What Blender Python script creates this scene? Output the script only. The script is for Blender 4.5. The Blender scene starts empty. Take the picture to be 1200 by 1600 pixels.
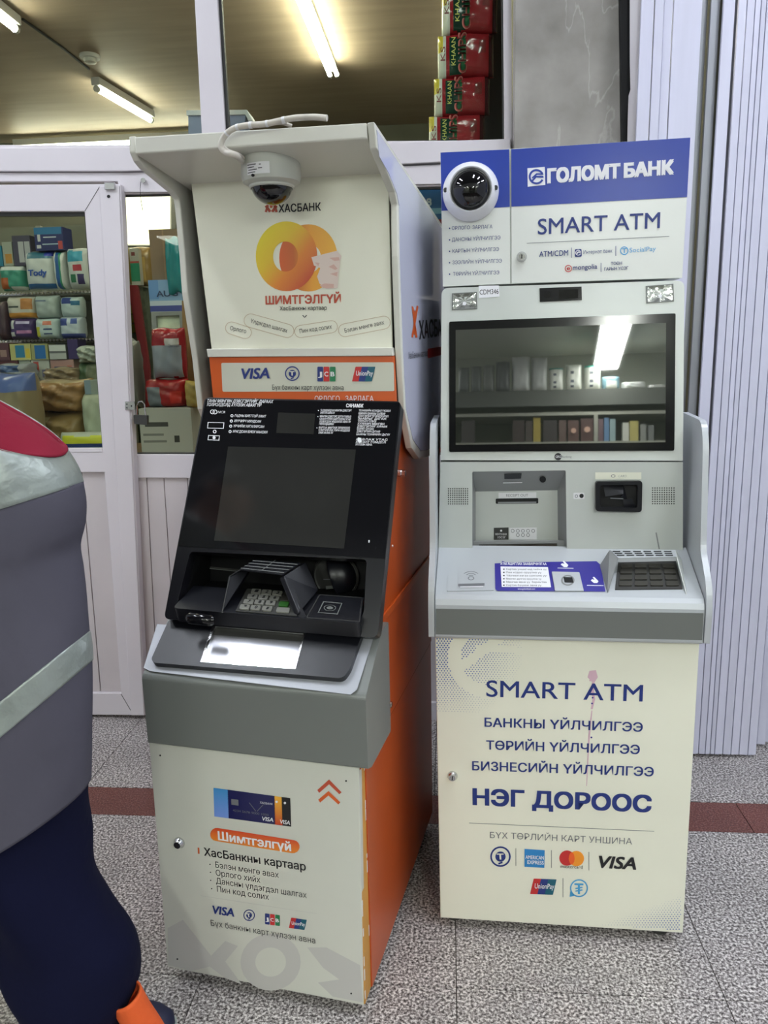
import bpy, bmesh, math, random
from mathutils import Vector, Matrix
from mathutils.geometry import tessellate_polygon
random.seed(7)
S = bpy.context.scene
COL = S.collection
# ------------------------------------------------------------------ camera
CA, CB, CR, CF = .0842, .1999, -.0218, 1202.0
EYE = Vector((0, 0, 1.45))
Fw = Vector((-math.sin(CA)*math.cos(CB), math.cos(CA)*math.cos(CB), -math.sin(CB)))
_R = Vector((math.cos(CA), math.sin(CA), 0)); _U = _R.cross(Fw)
Rt = math.cos(CR)*_R + math.sin(CR)*_U
Up = -math.sin(CR)*_R + math.cos(CR)*_U
cd = bpy.data.cameras.new('camera'); cam = bpy.data.objects.new('camera', cd); COL.objects.link(cam)
cd.sensor_fit = 'VERTICAL'; cd.sensor_height = 36; cd.lens = CF/1600*36; cd.clip_start = .05
cam.matrix_world = Matrix(((Rt.x, Up.x, -Fw.x, EYE.x), (Rt.y, Up.y, -Fw.y, EYE.y), (Rt.z, Up.z, -Fw.z, EYE.z), (0, 0, 0, 1)))
S.camera = cam
# ------------------------------------------------------------------ world, view
S.view_settings.view_transform = 'Standard'; S.view_settings.look = 'None'
S.view_settings.gamma = 1; S.view_settings.use_curve_mapping = False
S.view_settings.exposure = 0.0
W_ = bpy.data.worlds.new('hall_air'); S.world = W_; W_.use_nodes = True
W_.node_tree.nodes['Background'].inputs[0].default_value = (.80, .86, 1.0, 1)
W_.node_tree.nodes['Background'].inputs[1].default_value = .5
HALL_TUBE, SHOP_TUBE, OPP_TUBE = 52.0, 44.0, 52.0      # emission of the lamps (built below with their fixtures)

def lin(c):
    if isinstance(c, str): c = [int(c[i:i+2], 16) for i in (0, 2, 4)]
    return tuple(((v/255)/12.92 if v/255 <= .04045 else ((v/255+.055)/1.055)**2.4) for v in c)
MATS = {}
def mat(name, c, rough=.5, metal=0, spec=.5, emit=0, var=0, vscale=8, bump=0, bscale=60, coat=0, ior=None, stretch=None):
    m = bpy.data.materials.new(name); m.use_nodes = True; MATS[name] = m
    nt = m.node_tree; b = nt.nodes['Principled BSDF']; L = lin(c)
    b.inputs['Base Color'].default_value = (*L, 1); b.inputs['Roughness'].default_value = rough
    b.inputs['Metallic'].default_value = metal; b.inputs['Specular IOR Level'].default_value = spec
    if ior: b.inputs['IOR'].default_value = ior
    if coat: b.inputs['Coat Weight'].default_value = coat; b.inputs['Coat Roughness'].default_value = .05
    if emit: b.inputs['Emission Color'].default_value = (*L, 1); b.inputs['Emission Strength'].default_value = emit
    if var or bump:
        tc = nt.nodes.new('ShaderNodeTexCoord'); mp = nt.nodes.new('ShaderNodeMapping')
        nt.links.new(tc.outputs['Object'], mp.inputs[0])
        if stretch: mp.inputs['Scale'].default_value = stretch
    if var:
        n = nt.nodes.new('ShaderNodeTexNoise'); n.inputs['Scale'].default_value = vscale; n.inputs['Detail'].default_value = 6
        nt.links.new(mp.outputs[0], n.inputs['Vector'])
        r = nt.nodes.new('ShaderNodeValToRGB'); r.color_ramp.elements[0].position = .3; r.color_ramp.elements[1].position = .7
        r.color_ramp.elements[0].color = (*[v*(1-var) for v in L], 1); r.color_ramp.elements[1].color = (*[min(1, v*(1+var)) for v in L], 1)
        nt.links.new(n.outputs[0], r.inputs[0]); nt.links.new(r.outputs[0], b.inputs['Base Color'])
    if bump:
        n = nt.nodes.new('ShaderNodeTexNoise'); n.inputs['Scale'].default_value = bscale; n.inputs['Detail'].default_value = 4
        nt.links.new(mp.outputs[0], n.inputs['Vector'])
        bp = nt.nodes.new('ShaderNodeBump'); bp.inputs['Strength'].default_value = bump; bp.inputs['Distance'].default_value = .01
        nt.links.new(n.outputs[0], bp.inputs['Height']); nt.links.new(bp.outputs[0], b.inputs['Normal'])
    return m
def gradmat(name, stops, axis='X', rough=.4):
    m = bpy.data.materials.new(name); m.use_nodes = True; nt = m.node_tree; b = nt.nodes['Principled BSDF']
    b.inputs['Roughness'].default_value = rough
    tc = nt.nodes.new('ShaderNodeTexCoord'); sp = nt.nodes.new('ShaderNodeSeparateXYZ'); nt.links.new(tc.outputs['Generated'], sp.inputs[0])
    r = nt.nodes.new('ShaderNodeValToRGB'); cr = r.color_ramp
    if axis == 'XZ':
        a = nt.nodes.new('ShaderNodeMath'); a.operation = 'SUBTRACT'; nt.links.new(sp.outputs['X'], a.inputs[0]); nt.links.new(sp.outputs['Z'], a.inputs[1])
        q = nt.nodes.new('ShaderNodeMath'); q.operation = 'MULTIPLY_ADD'; q.inputs[1].default_value = .5; q.inputs[2].default_value = .5
        nt.links.new(a.outputs[0], q.inputs[0]); nt.links.new(q.outputs[0], r.inputs[0])
    else: nt.links.new(sp.outputs[axis], r.inputs[0])
    while len(cr.elements) < len(stops): cr.elements.new(.5)
    for e, (p, c) in zip(cr.elements, stops): e.position = p; e.color = (*lin(c), 1)
    nt.links.new(r.outputs[0], b.inputs['Base Color']); return m
def glassmat(name, tint, refl=.9):
    m = bpy.data.materials.new(name); m.use_nodes = True; nt = m.node_tree
    for n in list(nt.nodes):
        if n.type != 'OUTPUT_MATERIAL': nt.nodes.remove(n)
    o = nt.nodes['Material Output']; t = nt.nodes.new('ShaderNodeBsdfTransparent'); t.inputs[0].default_value = (*tint, 1)
    g = nt.nodes.new('ShaderNodeBsdfGlossy'); g.inputs['Roughness'].default_value = .01
    f = nt.nodes.new('ShaderNodeFresnel'); f.inputs[0].default_value = 1.5
    k = nt.nodes.new('ShaderNodeMath'); k.operation = 'MULTIPLY'; k.inputs[1].default_value = refl
    x = nt.nodes.new('ShaderNodeMixShader'); nt.links.new(f.outputs[0], k.inputs[0]); nt.links.new(k.outputs[0], x.inputs[0])
    nt.links.new(t.outputs[0], x.inputs[1]); nt.links.new(g.outputs[0], x.inputs[2]); nt.links.new(x.outputs[0], o.inputs[0])
    return m

# ------------------------------------------------------------------ pixel geometry
def ray(u, v): return Fw + Rt*((u-600)/CF) + Up*((800-v)/CF)
class Frame:
    def __init__(s, x=0, y=0, t=0, z=0):
        s.o = Vector((x, y, z)); s.t = t
        s.M = Matrix.Translation(s.o) @ Matrix.Rotation(t, 4, 'Z'); s.I = s.M.inverted()
    def eye(s): return s.I @ EYE
    def dir(s, u, v): return (s.I.to_3x3()) @ ray(u, v)
class Pl:
    """a plane of a thing, in the thing's own coordinates; P(u, v) is where the photograph's point (u, v) lies on it"""
    def __init__(s, fr, p0, n, e1=None):
        s.f = fr; s.p = Vector(p0); s.n = Vector(n).normalized()
        if (fr.eye()-s.p).dot(s.n) < 0: s.n = -s.n
        z = Vector((0, 0, 1))
        s.e1 = Vector(e1).normalized() if e1 else z.cross(s.n).normalized()
        s.e2 = s.n.cross(s.e1).normalized()
    def P(s, u, v, off=0):
        o = s.f.eye(); d = s.f.dir(u, v); p = s.p + s.n*off
        return o + d*((p-o).dot(s.n)/d.dot(s.n))
    def uv(s, u, v):
        q = s.P(u, v) - s.p; return Vector((q.dot(s.e1), q.dot(s.e2)))
    def at(s, q, off=0): return s.p + s.e1*q[0] + s.e2*q[1] + s.n*off
    def px(s, pts): return [s.uv(*p) for p in pts]
def area2(p): return sum(p[i][0]*p[(i+1) % len(p)][1]-p[(i+1) % len(p)][0]*p[i][1] for i in range(len(p)))/2
def rnd(pts, r, k=5):
    out = []; n = len(pts)
    for i in range(n):
        a, b, c = Vector(pts[i-1]), Vector(pts[i]), Vector(pts[(i+1) % n])
        rr = r[i] if isinstance(r, (list, tuple)) else r
        u, w = (a-b), (c-b); q = min(rr, u.length*.45, w.length*.45)
        if q <= 0: out.append(b); continue
        p0, p1 = b+u.normalized()*q, b+w.normalized()*q
        for j in range(k+1):
            t = j/k; out.append(p0*(1-t)**2 + b*2*t*(1-t) + p1*t*t)
    return out
def circ(c, rx, ry=None, k=28, a0=0, a1=2*math.pi):
    ry = ry or rx; e = 0 if abs(a1-a0-2*math.pi) < 1e-6 else 1
    return [Vector((c[0]+rx*math.cos(a0+(a1-a0)*i/(k-e)), c[1]+ry*math.sin(a0+(a1-a0)*i/(k-e)))) for i in range(k)]

# ------------------------------------------------------------------ mesh building
class MB:
    def __init__(s): s.v = []; s.f = []; s.sm = False
    def face(s, pts): n = len(s.v); s.v += [Vector(p) for p in pts]; s.f.append(list(range(n, n+len(pts)))); return s
    def box(s, x0, x1, y0, y1, z0, z1):
        n = len(s.v); s.v += [Vector((x, y, z)) for x in (x0, x1) for y in (y0, y1) for z in (z0, z1)]
        for q in ((0, 1, 3, 2), (4, 6, 7, 5), (0, 4, 5, 1), (2, 3, 7, 6), (0, 2, 6, 4), (1, 5, 7, 3)): s.f.append([n+i for i in q])
        return s
    def slab(s, pl, outer, t0, t1, holes=(), flat=False):
        loops = [[Vector(p) for p in outer]] + [[Vector(p) for p in h] for h in holes]
        flatl = [p for l in loops for p in l]
        tris = tessellate_polygon([[Vector((p[0], p[1], 0)) for p in l] for l in loops])
        n = len(s.v); N = len(flatl)
        s.v += [pl.at(p, t1) for p in flatl]
        one = (len(loops) == 1)
        def tri(t):
            a, b, c = (flatl[i] for i in t)
            return t if (b-a).cross(c-a) > 0 else (t[0], t[2], t[1])
        T = [tri(t) for t in tris]
        s.f += [[n+i for i in t] for t in T]
        if flat: return s
        s.v += [pl.at(p, t0) for p in flatl]
        s.f += [[n+N+i for i in reversed(t)] for t in T]
        k = 0
        for li, l in enumerate(loops):
            m = len(l); ccw = area2(l) > 0
            if li: ccw = not ccw
            for i in range(m):
                a, b = k+i, k+(i+1) % m
                q = [n+a, n+N+a, n+N+b, n+b]
                s.f.append(q if ccw else q[::-1])
            k += m
        return s
    def prism(s, prof, axis, a0, a1):
        """prof: 2-D outline in the two other axes (order x,y,z), extruded along axis"""
        k = {'x': 0, 'y': 1, 'z': 2}[axis]; o = [i for i in range(3) if i != k]
        def mk(p, a): q = [0, 0, 0]; q[k] = a; q[o[0]] = p[0]; q[o[1]] = p[1]; return Vector(q)
        n = len(s.v); N = len(prof)
        s.v += [mk(p, a0) for p in prof] + [mk(p, a1) for p in prof]
        for t in tessellate_polygon([[Vector((p[0], p[1], 0)) for p in prof]]):
            s.f.append([n+i for i in t]); s.f.append([n+N+i for i in t])
        for i in range(N): j = (i+1) % N; s.f.append([n+i, n+j, n+N+j, n+N+i])
        return s
    def tube(s, pts, r, k=10, caps=True):
        pts = [Vector(p) for p in pts]; n0 = len(s.v); N = len(pts); up = Vector((.13, .27, .95))
        for i, p in enumerate(pts):
            d = (pts[min(i+1, N-1)]-pts[max(i-1, 0)]).normalized(); a = d.cross(up)
            if a.length < 1e-3: a = d.cross(Vector((1, 0, 0)))
            a.normalize(); b = d.cross(a); rr = r[i] if isinstance(r, (list, tuple)) else r
            s.v += [p + a*rr*math.cos(2*math.pi*j/k) + b*rr*math.sin(2*math.pi*j/k) for j in range(k)]
        for i in range(N-1):
            for j in range(k): s.f.append([n0+i*k+j, n0+i*k+(j+1) % k, n0+(i+1)*k+(j+1) % k, n0+(i+1)*k+j])
        if caps: s.f.append([n0+j for j in range(k)][::-1]); s.f.append([n0+(N-1)*k+j for j in range(k)])
        return s
    def rings(s, rings, cap0=True, cap1=True):
        n0 = len(s.v); k = len(rings[0])
        for r in rings: s.v += [Vector(p) for p in r]
        for i in range(len(rings)-1):
            for j in range(k): s.f.append([n0+i*k+j, n0+i*k+(j+1) % k, n0+(i+1)*k+(j+1) % k, n0+(i+1)*k+j])
        if cap0: s.f.append([n0+j for j in range(k)][::-1])
        if cap1: s.f.append([n0+(len(rings)-1)*k+j for j in range(k)])
        return s
    def lathe(s, c, ax, prof, k=32):
        """prof: (radius, height along ax) list"""
        c = Vector(c); ax = Vector(ax).normalized(); a = ax.cross(Vector((0, 0, 1)) if abs(ax.z) < .9 else Vector((1, 0, 0))).normalized(); b = ax.cross(a)
        return s.rings([[c+ax*h+(a*math.cos(2*math.pi*j/k)+b*math.sin(2*math.pi*j/k))*max(r, 1e-5) for j in range(k)] for r, h in prof])
    def pillow(s, c, w, h, d, n=14, flatb=False, e=4, noise=0, seed=0, tilt=0, pinch=.0):
        """soft pack: w wide (x), h tall (z), d deep (y), centred at c"""
        rn = random.Random(seed); c = Vector(c); ph = [rn.uniform(0, 6) for _ in range(6)]
        def P(u, v, side):
            t = max(0, (1-abs(u)**e))*max(0, (1-abs(v)**e)); t = t**.5
            x = u*w/2*(1-pinch*abs(v)**2*(1-abs(u)*.0)); z = v*h/2; y = -side*t*d/2
            if noise: y += noise*d*(math.sin(7*u+ph[0]+3*v)*math.sin(6*v+ph[1]-2*u)+.5*math.sin(15*u+ph[2])*math.sin(13*v+ph[3]))*t; z += noise*h*.25*math.sin(4*u+ph[4])*abs(v)
            return c + Vector((x*math.cos(tilt)-z*math.sin(tilt), y, x*math.sin(tilt)+z*math.cos(tilt)))
        for side in (1, -1):
            n0 = len(s.v)
            for i in range(n+1):
                for j in range(n+1):
                    u = math.sin((2*i/n-1)*math.pi/2); v = math.sin((2*j/n-1)*math.pi/2); s.v.append(P(u, v, side))
            for i in range(n):
                for j in range(n):
                    q = [n0+i*(n+1)+j, n0+(i+1)*(n+1)+j, n0+(i+1)*(n+1)+j+1, n0+i*(n+1)+j+1]
                    s.f.append(q if side > 0 else q[::-1])
        s.sm = True; return s
    def mesh(s, name, m, shift=None, merge=True):
        me = bpy.data.meshes.new(name)
        v = [p-shift for p in s.v] if shift else s.v
        me.from_pydata([tuple(p) for p in v], [], s.f)
        bm = bmesh.new(); bm.from_mesh(me)
        if merge: bmesh.ops.remove_doubles(bm, verts=bm.verts, dist=1e-6)
        bmesh.ops.recalc_face_normals(bm, faces=bm.faces) if not getattr(s, 'keepn', False) else None
        bm.to_mesh(me); bm.free()
        if m: me.materials.append(m)
        if s.sm:
            for p in me.polygons: p.use_smooth = True
        return me
def tag(o, label=None, cat=None, group=None, kind=None):
    for k, v in (('label', label), ('category', cat), ('group', group), ('kind', kind)):
        if v: o[k] = v
    return o
def finish(o, bevel=0, smooth=None):
    if bevel:
        b = o.modifiers.new('bevel', 'BEVEL'); b.width = bevel; b.segments = 3; b.limit_method = 'ANGLE'; b.angle_limit = math.radians(40)
        b.harden_normals = False
    if smooth:
        for p in o.data.polygons: p.use_smooth = True
        o.data.set_sharp_from_angle(angle=math.radians(smooth))
    return o
class Thing:
    def __init__(s, name, label, cat, fr, group=None, kind=None):
        s.fr = fr; s.e = bpy.data.objects.new(name, None); COL.objects.link(s.e); s.e.empty_display_size = .1
        s.e.matrix_world = fr.M; tag(s.e, label, cat, group, kind)
    def add(s, name, mb, m, parent=None, bevel=0, smooth=None, label=None, kind=None, keep=False):
        if keep: mb.keepn = True
        o = bpy.data.objects.new(name, mb.mesh(name, m)); COL.objects.link(o); o.parent = parent or s.e
        finish(o, bevel, smooth); tag(o, label, kind=kind); return o
def single(name, mb, m, label=None, cat=None, group=None, kind=None, bevel=0, smooth=None, base=None):
    """one-mesh thing given in world coordinates; origin goes to its base"""
    xs = [p.x for p in mb.v]; ys = [p.y for p in mb.v]; zs = [p.z for p in mb.v]
    b = Vector(((min(xs)+max(xs))/2, (min(ys)+max(ys))/2, min(zs)))
    o = bpy.data.objects.new(name, mb.mesh(name, m, shift=b)); COL.objects.link(o); o.location = b
    finish(o, bevel, smooth); return tag(o, label, cat, group, kind)
def base_frame(x, y, z): return Frame(x, y, 0, z)

def textmesh(body, bold=0, shear=0, res=3):
    """outline of a line of text, each contour filled on its own (the font's contours overlap)"""
    c = bpy.data.curves.new('t', 'FONT'); c.body = body; c.resolution_u = res; c.shear = shear
    o = bpy.data.objects.new('t', c); COL.objects.link(o); dg = bpy.context.evaluated_depsgraph_get(); dg.update()
    cu = o.to_curve(dg, apply_modifiers=False); loops = []
    for sp in cu.splines:
        P = []
        if sp.type == 'BEZIER':
            bp = sp.bezier_points; n = len(bp)
            for i in range(n):
                p, q = bp[i], bp[(i+1) % n]; a0, a1, a2, a3 = p.co, p.handle_right, q.handle_left, q.co
                ch = (a3-a0); st = abs(ch.x*(a1-a0).y-ch.y*(a1-a0).x)+abs(ch.x*(a2-a0).y-ch.y*(a2-a0).x)
                k = 1 if st < 1e-4*max(ch.length, 1e-6) or ch.length < 1e-6 else res+1
                for j in range(k): t = j/k; P.append((a0*(1-t)**3+a1*3*t*(1-t)**2+a2*3*t*t*(1-t)+a3*t**3).to_2d())
        else: P = [Vector(p.co[:2]) for p in sp.points]
        R = [P[i] for i in range(len(P)) if (P[i]-P[i-1]).length > 1e-5]
        if len(R) > 2: loops.append(R)
    o.to_curve_clear(); bpy.data.objects.remove(o); bpy.data.curves.remove(c)
    def ar(p): return sum(p[i-1].x*p[i].y-p[i].x*p[i-1].y for i in range(len(p)))/2
    def inside(q, p):
        r = False
        for i in range(len(p)):
            a_, b_ = p[i-1], p[i]
            if (a_.y > q.y) != (b_.y > q.y) and q.x < (b_.x-a_.x)*(q.y-a_.y)/(b_.y-a_.y)+a_.x: r = not r
        return r
    if not loops: return [Vector((0, 0, 0))], []
    big = max(loops, key=lambda l: abs(ar(l))); sg = 1 if ar(big) > 0 else -1
    outs = [[l] for l in loops if ar(l)*sg > 0]
    for h_ in (l for l in loops if ar(l)*sg <= 0):
        c_ = [g for g in outs if inside(h_[0], g[0]) and abs(ar(g[0])) > abs(ar(h_))]
        if c_: min(c_, key=lambda g: abs(ar(g[0]))).append(h_)
    V, F_ = [], []
    for g in outs:
        n = len(V); fl = [p for l in g for p in l]; V += [p.to_3d() for p in fl]
        F_ += [[n+i for i in t] for t in tessellate_polygon([[p.to_3d() for p in l] for l in g])]
    return V, F_
CAP = max(v.y for v in textmesh('H')[0])
def T_mb(mb, pl, body, A, B, h, bold=0, shear=0, off=.0008):
    V, F_ = textmesh(body, 0, shear)
    a, b = pl.uv(*A), pl.uv(*B); c = pl.uv(A[0], A[1]-h)
    ex = (b-a).normalized(); ey = Vector((-ex.y, ex.x)); x0 = min(v.x for v in V); x1 = max(v.x for v in V)
    sx = (b-a).length/(x1-x0); sy = (c-a).length/CAP
    if (c-a).dot(ey) < 0: ey = -ey
    B_ = max(0, bold)*.8
    for i_, (ox, oy) in enumerate([(0, 0)] if B_ < .004 else [(-B_, -B_), (B_, -B_), (B_, B_), (-B_, B_), (0, 0)]):
        n = len(mb.v); mb.v += [pl.at(a + ex*((v.x+ox-x0)*sx) + ey*((v.y+oy*.8)*sy), off+i_*.00015) for v in V]
        mb.f += [[n+i for i in f] for f in F_]
    return mb
def T(th, pl, body, A, B, h, m, parent=None, name='lettering', **k):
    mb = MB(); mb.keepn = True
    return th.add(name, T_mb(mb, pl, body, A, B, h, **k), m, parent)
def shape(th, name, pl, pts, m, parent=None, off=.0006, r=0, holes=(), thick=0, bevel=0, label=None):
    q = pl.px(pts)
    if r: q = rnd(q, r)
    mb = MB().slab(pl, q, off-thick if thick else 0, off, [pl.px(h) if not isinstance(h[0], Vector) else h for h in holes], flat=not thick)
    return th.add(name, mb, m, parent, bevel=bevel, label=label)
def rect(u0, v0, u1, v1): return [(u0, v0), (u1, v0), (u1, v1), (u0, v1)]
def lerp(a, b, t): return a+(b-a)*t

# ------------------------------------------------------------------ materials
M = {}
M['pvc'] = mat('white_pvc', (212, 206, 211), .35, var=.03, vscale=3)
M['pvc_low'] = mat('white_pvc_panel', (200, 192, 194), .45, var=.05, vscale=4)
M['gasket'] = mat('dark_gasket', (52, 52, 50), .6)
M['glass'] = glassmat('window_glass', (.88, .91, .86), .12)
M['caulk'] = mat('yellowed_caulk', (205, 196, 150), .7, var=.12, vscale=20)
M['shutter'] = mat('shutter_vinyl', (206, 206, 224), .38, var=.05, vscale=5, stretch=(4, 4, .4))
M['shutter_grey'] = mat('shutter_aluminium', (150, 152, 158), .35, metal=.4)
M['ceil'] = mat('store_ceiling_paint', (172, 154, 134), .6, var=.10, vscale=3, bump=.15, bscale=4, stretch=(.6, 5, 1))
M['oppceil'] = mat('opposite_ceiling_paint', (214, 216, 208), .7)
M['hallceil'] = mat('hall_ceiling_paint', (120, 120, 120), .7)
M['storewall'] = mat('store_wall_paint', (112, 112, 96), .8, var=.1)
M['dark'] = mat('dark_void', (14, 14, 15), .7)
M['black'] = mat('black_plastic', (16, 17, 23), .36, bump=.03, bscale=900, spec=.55)
M['blackgloss'] = mat('black_gloss_film', (14, 14, 17), .12, spec=.5)
M['blackpanel'] = mat('black_satin_panel', (17, 17, 21), .28, spec=.5)
M['lcd_off'] = mat('dark_display_glass', (42, 42, 40), .10, spec=.6, var=.08, vscale=7)
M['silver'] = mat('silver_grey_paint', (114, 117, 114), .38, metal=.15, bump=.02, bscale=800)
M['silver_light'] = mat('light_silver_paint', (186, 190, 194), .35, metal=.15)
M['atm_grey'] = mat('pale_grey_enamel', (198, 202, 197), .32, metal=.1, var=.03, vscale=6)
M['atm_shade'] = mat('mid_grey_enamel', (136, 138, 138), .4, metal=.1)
M['chute'] = mat('worn_shutter_metal', (96, 90, 84), .45, metal=.5, var=.3, vscale=30)
M['cream'] = mat('cream_white_panel', (232, 231, 214), .32, var=.025, vscale=4)
M['white'] = mat('white_enamel', (226, 228, 222), .28, var=.02, vscale=3)
M['wing'] = mat('canopy_paint', (214, 213, 203), .3, var=.03, vscale=4)
M['wing_out'] = mat('glossy_white_side', (205, 207, 228), .12, coat=.4)
M['yellowed'] = mat('aged_door_edge', (196, 142, 62), .5, var=.15, vscale=9, stretch=(1, 1, .5))
M['orange'] = mat('orange_steel', (184, 80, 32), .3, var=.06, vscale=5, bump=.02, bscale=200)
M['orange_print'] = mat('orange_print', (210, 92, 34), .35)
M['red_print'] = mat('brick_red_print', (190, 78, 52), .45)
M['blue'] = mat('bank_blue', (30, 58, 156), .3)
M['navy'] = mat('navy_print', (30, 50, 122), .4)
M['ink'] = mat('dark_ink', (24, 24, 28), .5)
M['greyink'] = mat('grey_ink', (110, 112, 116), .5)
M['whiteink'] = mat('white_ink', (236, 236, 240), .5)
M['skyink'] = mat('sky_blue_ink', (70, 160, 212), .4)
M['purple'] = mat('violet_sticker', (52, 46, 142), .35)
M['sticker'] = mat('sticker_paper', (226, 226, 228), .5)
M['chrome'] = mat('chrome', (205, 205, 205), .18, metal=1)
M['keys'] = mat('steel_keys', (150, 150, 142), .35, metal=.5)
M['darkkeys'] = mat('dark_steel_keys', (78, 76, 70), .35, metal=.6)
M['greenkey'] = mat('green_key', (40, 92, 30), .4)
M['red'] = mat('logo_red', (196, 44, 44), .4); M['green'] = mat('logo_green', (24, 122, 76), .4); M['teal'] = mat('logo_teal', (10, 92, 112), .4)
M['amber'] = mat('logo_amber', (240, 150, 40), .4)
M['cambody'] = mat('camera_housing', (190, 192, 184), .4)
M['camwhite'] = mat('camera_trim_white', (226, 226, 230), .3)
M['dome'] = mat('smoked_dome', (8, 8, 10), .04, spec=.5, coat=.4)
M['cable'] = mat('white_cable', (204, 198, 188), .5, var=.1, vscale=30)
M['lamp'] = mat('clear_lamp_reflector', (190, 192, 190), .12, metal=.85, bump=.15, bscale=60)
M['steelplate'] = mat('brushed_tray_plate', (205, 205, 212), .22, metal=.7, var=.12, vscale=9)
def tubemat(name, c, e): return mat(name, c, emit=e)
M['halltube'] = tubemat('hall_tube_glow', (240, 246, 255), HALL_TUBE)
M['shoptube'] = tubemat('shop_tube_glow', (255, 252, 232), SHOP_TUBE)
M['opptube'] = tubemat('opposite_tube_glow', (250, 255, 246), OPP_TUBE)
M['fixture'] = mat('lamp_batten', (190, 190, 186), .5)
# granite
def granite(name, cols, scale=150, rough=.22):
    m = bpy.data.materials.new(name); m.use_nodes = True; nt = m.node_tree; b = nt.nodes['Principled BSDF']; b.inputs['Roughness'].default_value = rough
    g = nt.nodes.new('ShaderNodeNewGeometry')
    n = nt.nodes.new('ShaderNodeTexNoise'); n.inputs['Scale'].default_value = scale; n.inputs['Detail'].default_value = 3; n.inputs['Roughness'].default_value = .65
    nt.links.new(g.outputs['Position'], n.inputs['Vector'])
    r = nt.nodes.new('ShaderNodeValToRGB'); cr = r.color_ramp
    while len(cr.elements) < len(cols): cr.elements.new(.5)
    for e, (p, c) in zip(cr.elements, cols): e.position = p; e.color = (*lin(c), 1)
    nt.links.new(n.outputs[0], r.inputs[0])
    n2 = nt.nodes.new('ShaderNodeTexNoise'); n2.inputs['Scale'].default_value = 6; n2.inputs['Detail'].default_value = 5
    nt.links.new(g.outputs['Position'], n2.inputs['Vector'])
    r2 = nt.nodes.new('ShaderNodeValToRGB'); r2.color_ramp.elements[0].position = .3; r2.color_ramp.elements[1].position = .7
    r2.color_ramp.elements[0].color = (.78, .78, .78, 1); r2.color_ramp.elements[1].color = (1, 1, 1, 1)
    nt.links.new(n2.outputs[0], r2.inputs[0])
    mx = nt.nodes.new('ShaderNodeMix'); mx.data_type = 'RGBA'; mx.blend_type = 'MULTIPLY'; mx.inputs[0].default_value = 1
    nt.links.new(r.outputs[0], mx.inputs[6]); nt.links.new(r2.outputs[0], mx.inputs[7]); nt.links.new(mx.outputs[2], b.inputs['Base Color'])
    return m
M['granite'] = granite('grey_granite', [(.32, (44, 41, 41)), (.43, (108, 102, 101)), (.52, (164, 157, 155)), (.61, (228, 222, 219))])
M['band'] = granite('red_granite', [(.3, (72, 34, 28)), (.5, (108, 58, 50)), (.65, (138, 92, 82))], 190)
M['grout'] = mat('dark_grout', (46, 38, 34), .9)
def marble():
    m = bpy.data.materials.new('grey_marble'); m.use_nodes = True; nt = m.node_tree; b = nt.nodes['Principled BSDF']; b.inputs['Roughness'].default_value = .15
    g = nt.nodes.new('ShaderNodeNewGeometry'); n = nt.nodes.new('ShaderNodeTexNoise'); n.inputs['Scale'].default_value = 5; n.inputs['Detail'].default_value = 10
    nt.links.new(g.outputs['Position'], n.inputs['Vector'])
    r = nt.nodes.new('ShaderNodeValToRGB'); r.color_ramp.elements[0].position = .3; r.color_ramp.elements[1].position = .7
    r.color_ramp.elements[0].color = (*lin((132, 128, 122)), 1); r.color_ramp.elements[1].color = (*lin((172, 168, 162)), 1)
    nt.links.new(n.outputs[0], r.inputs[0])
    mp = nt.nodes.new('ShaderNodeMapping'); mp.inputs['Rotation'].default_value = (0, .5, 0); mp.inputs['Scale'].default_value = (2.2, 1, .7); nt.links.new(g.outputs['Position'], mp.inputs[0])
    v = nt.nodes.new('ShaderNodeTexNoise'); v.inputs['Scale'].default_value = 2.0; v.inputs['Detail'].default_value = 8; v.inputs['Distortion'].default_value = .25
    nt.links.new(mp.outputs[0], v.inputs['Vector'])
    a = nt.nodes.new('ShaderNodeMath'); a.operation = 'SUBTRACT'; a.inputs[1].default_value = .5; nt.links.new(v.outputs[0], a.inputs[0])
    ab = nt.nodes.new('ShaderNodeMath'); ab.operation = 'ABSOLUTE'; nt.links.new(a.outputs[0], ab.inputs[0])
    r2 = nt.nodes.new('ShaderNodeValToRGB'); r2.color_ramp.elements[0].position = 0; r2.color_ramp.elements[0].color = (.3, .3, .3, 1); r2.color_ramp.elements[1].position = .008; r2.color_ramp.elements[1].color = (0, 0, 0, 1)
    nt.links.new(ab.outputs[0], r2.inputs[0])
    mx = nt.nodes.new('ShaderNodeMix'); mx.data_type = 'RGBA'; nt.links.new(r2.outputs[0], mx.inputs[0]); nt.links.new(r.outputs[0], mx.inputs[6]); mx.inputs[7].default_value = (*lin((214, 210, 204)), 1)
    nt.links.new(mx.outputs[2], b.inputs['Base Color']); return m
M['marble'] = marble()
# ================================================================== STRUCTURE
WF = Frame()
def WP(y): return Pl(WF, (0, y, 0), (0, -1, 0))
W2 = WP(2.89)
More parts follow.
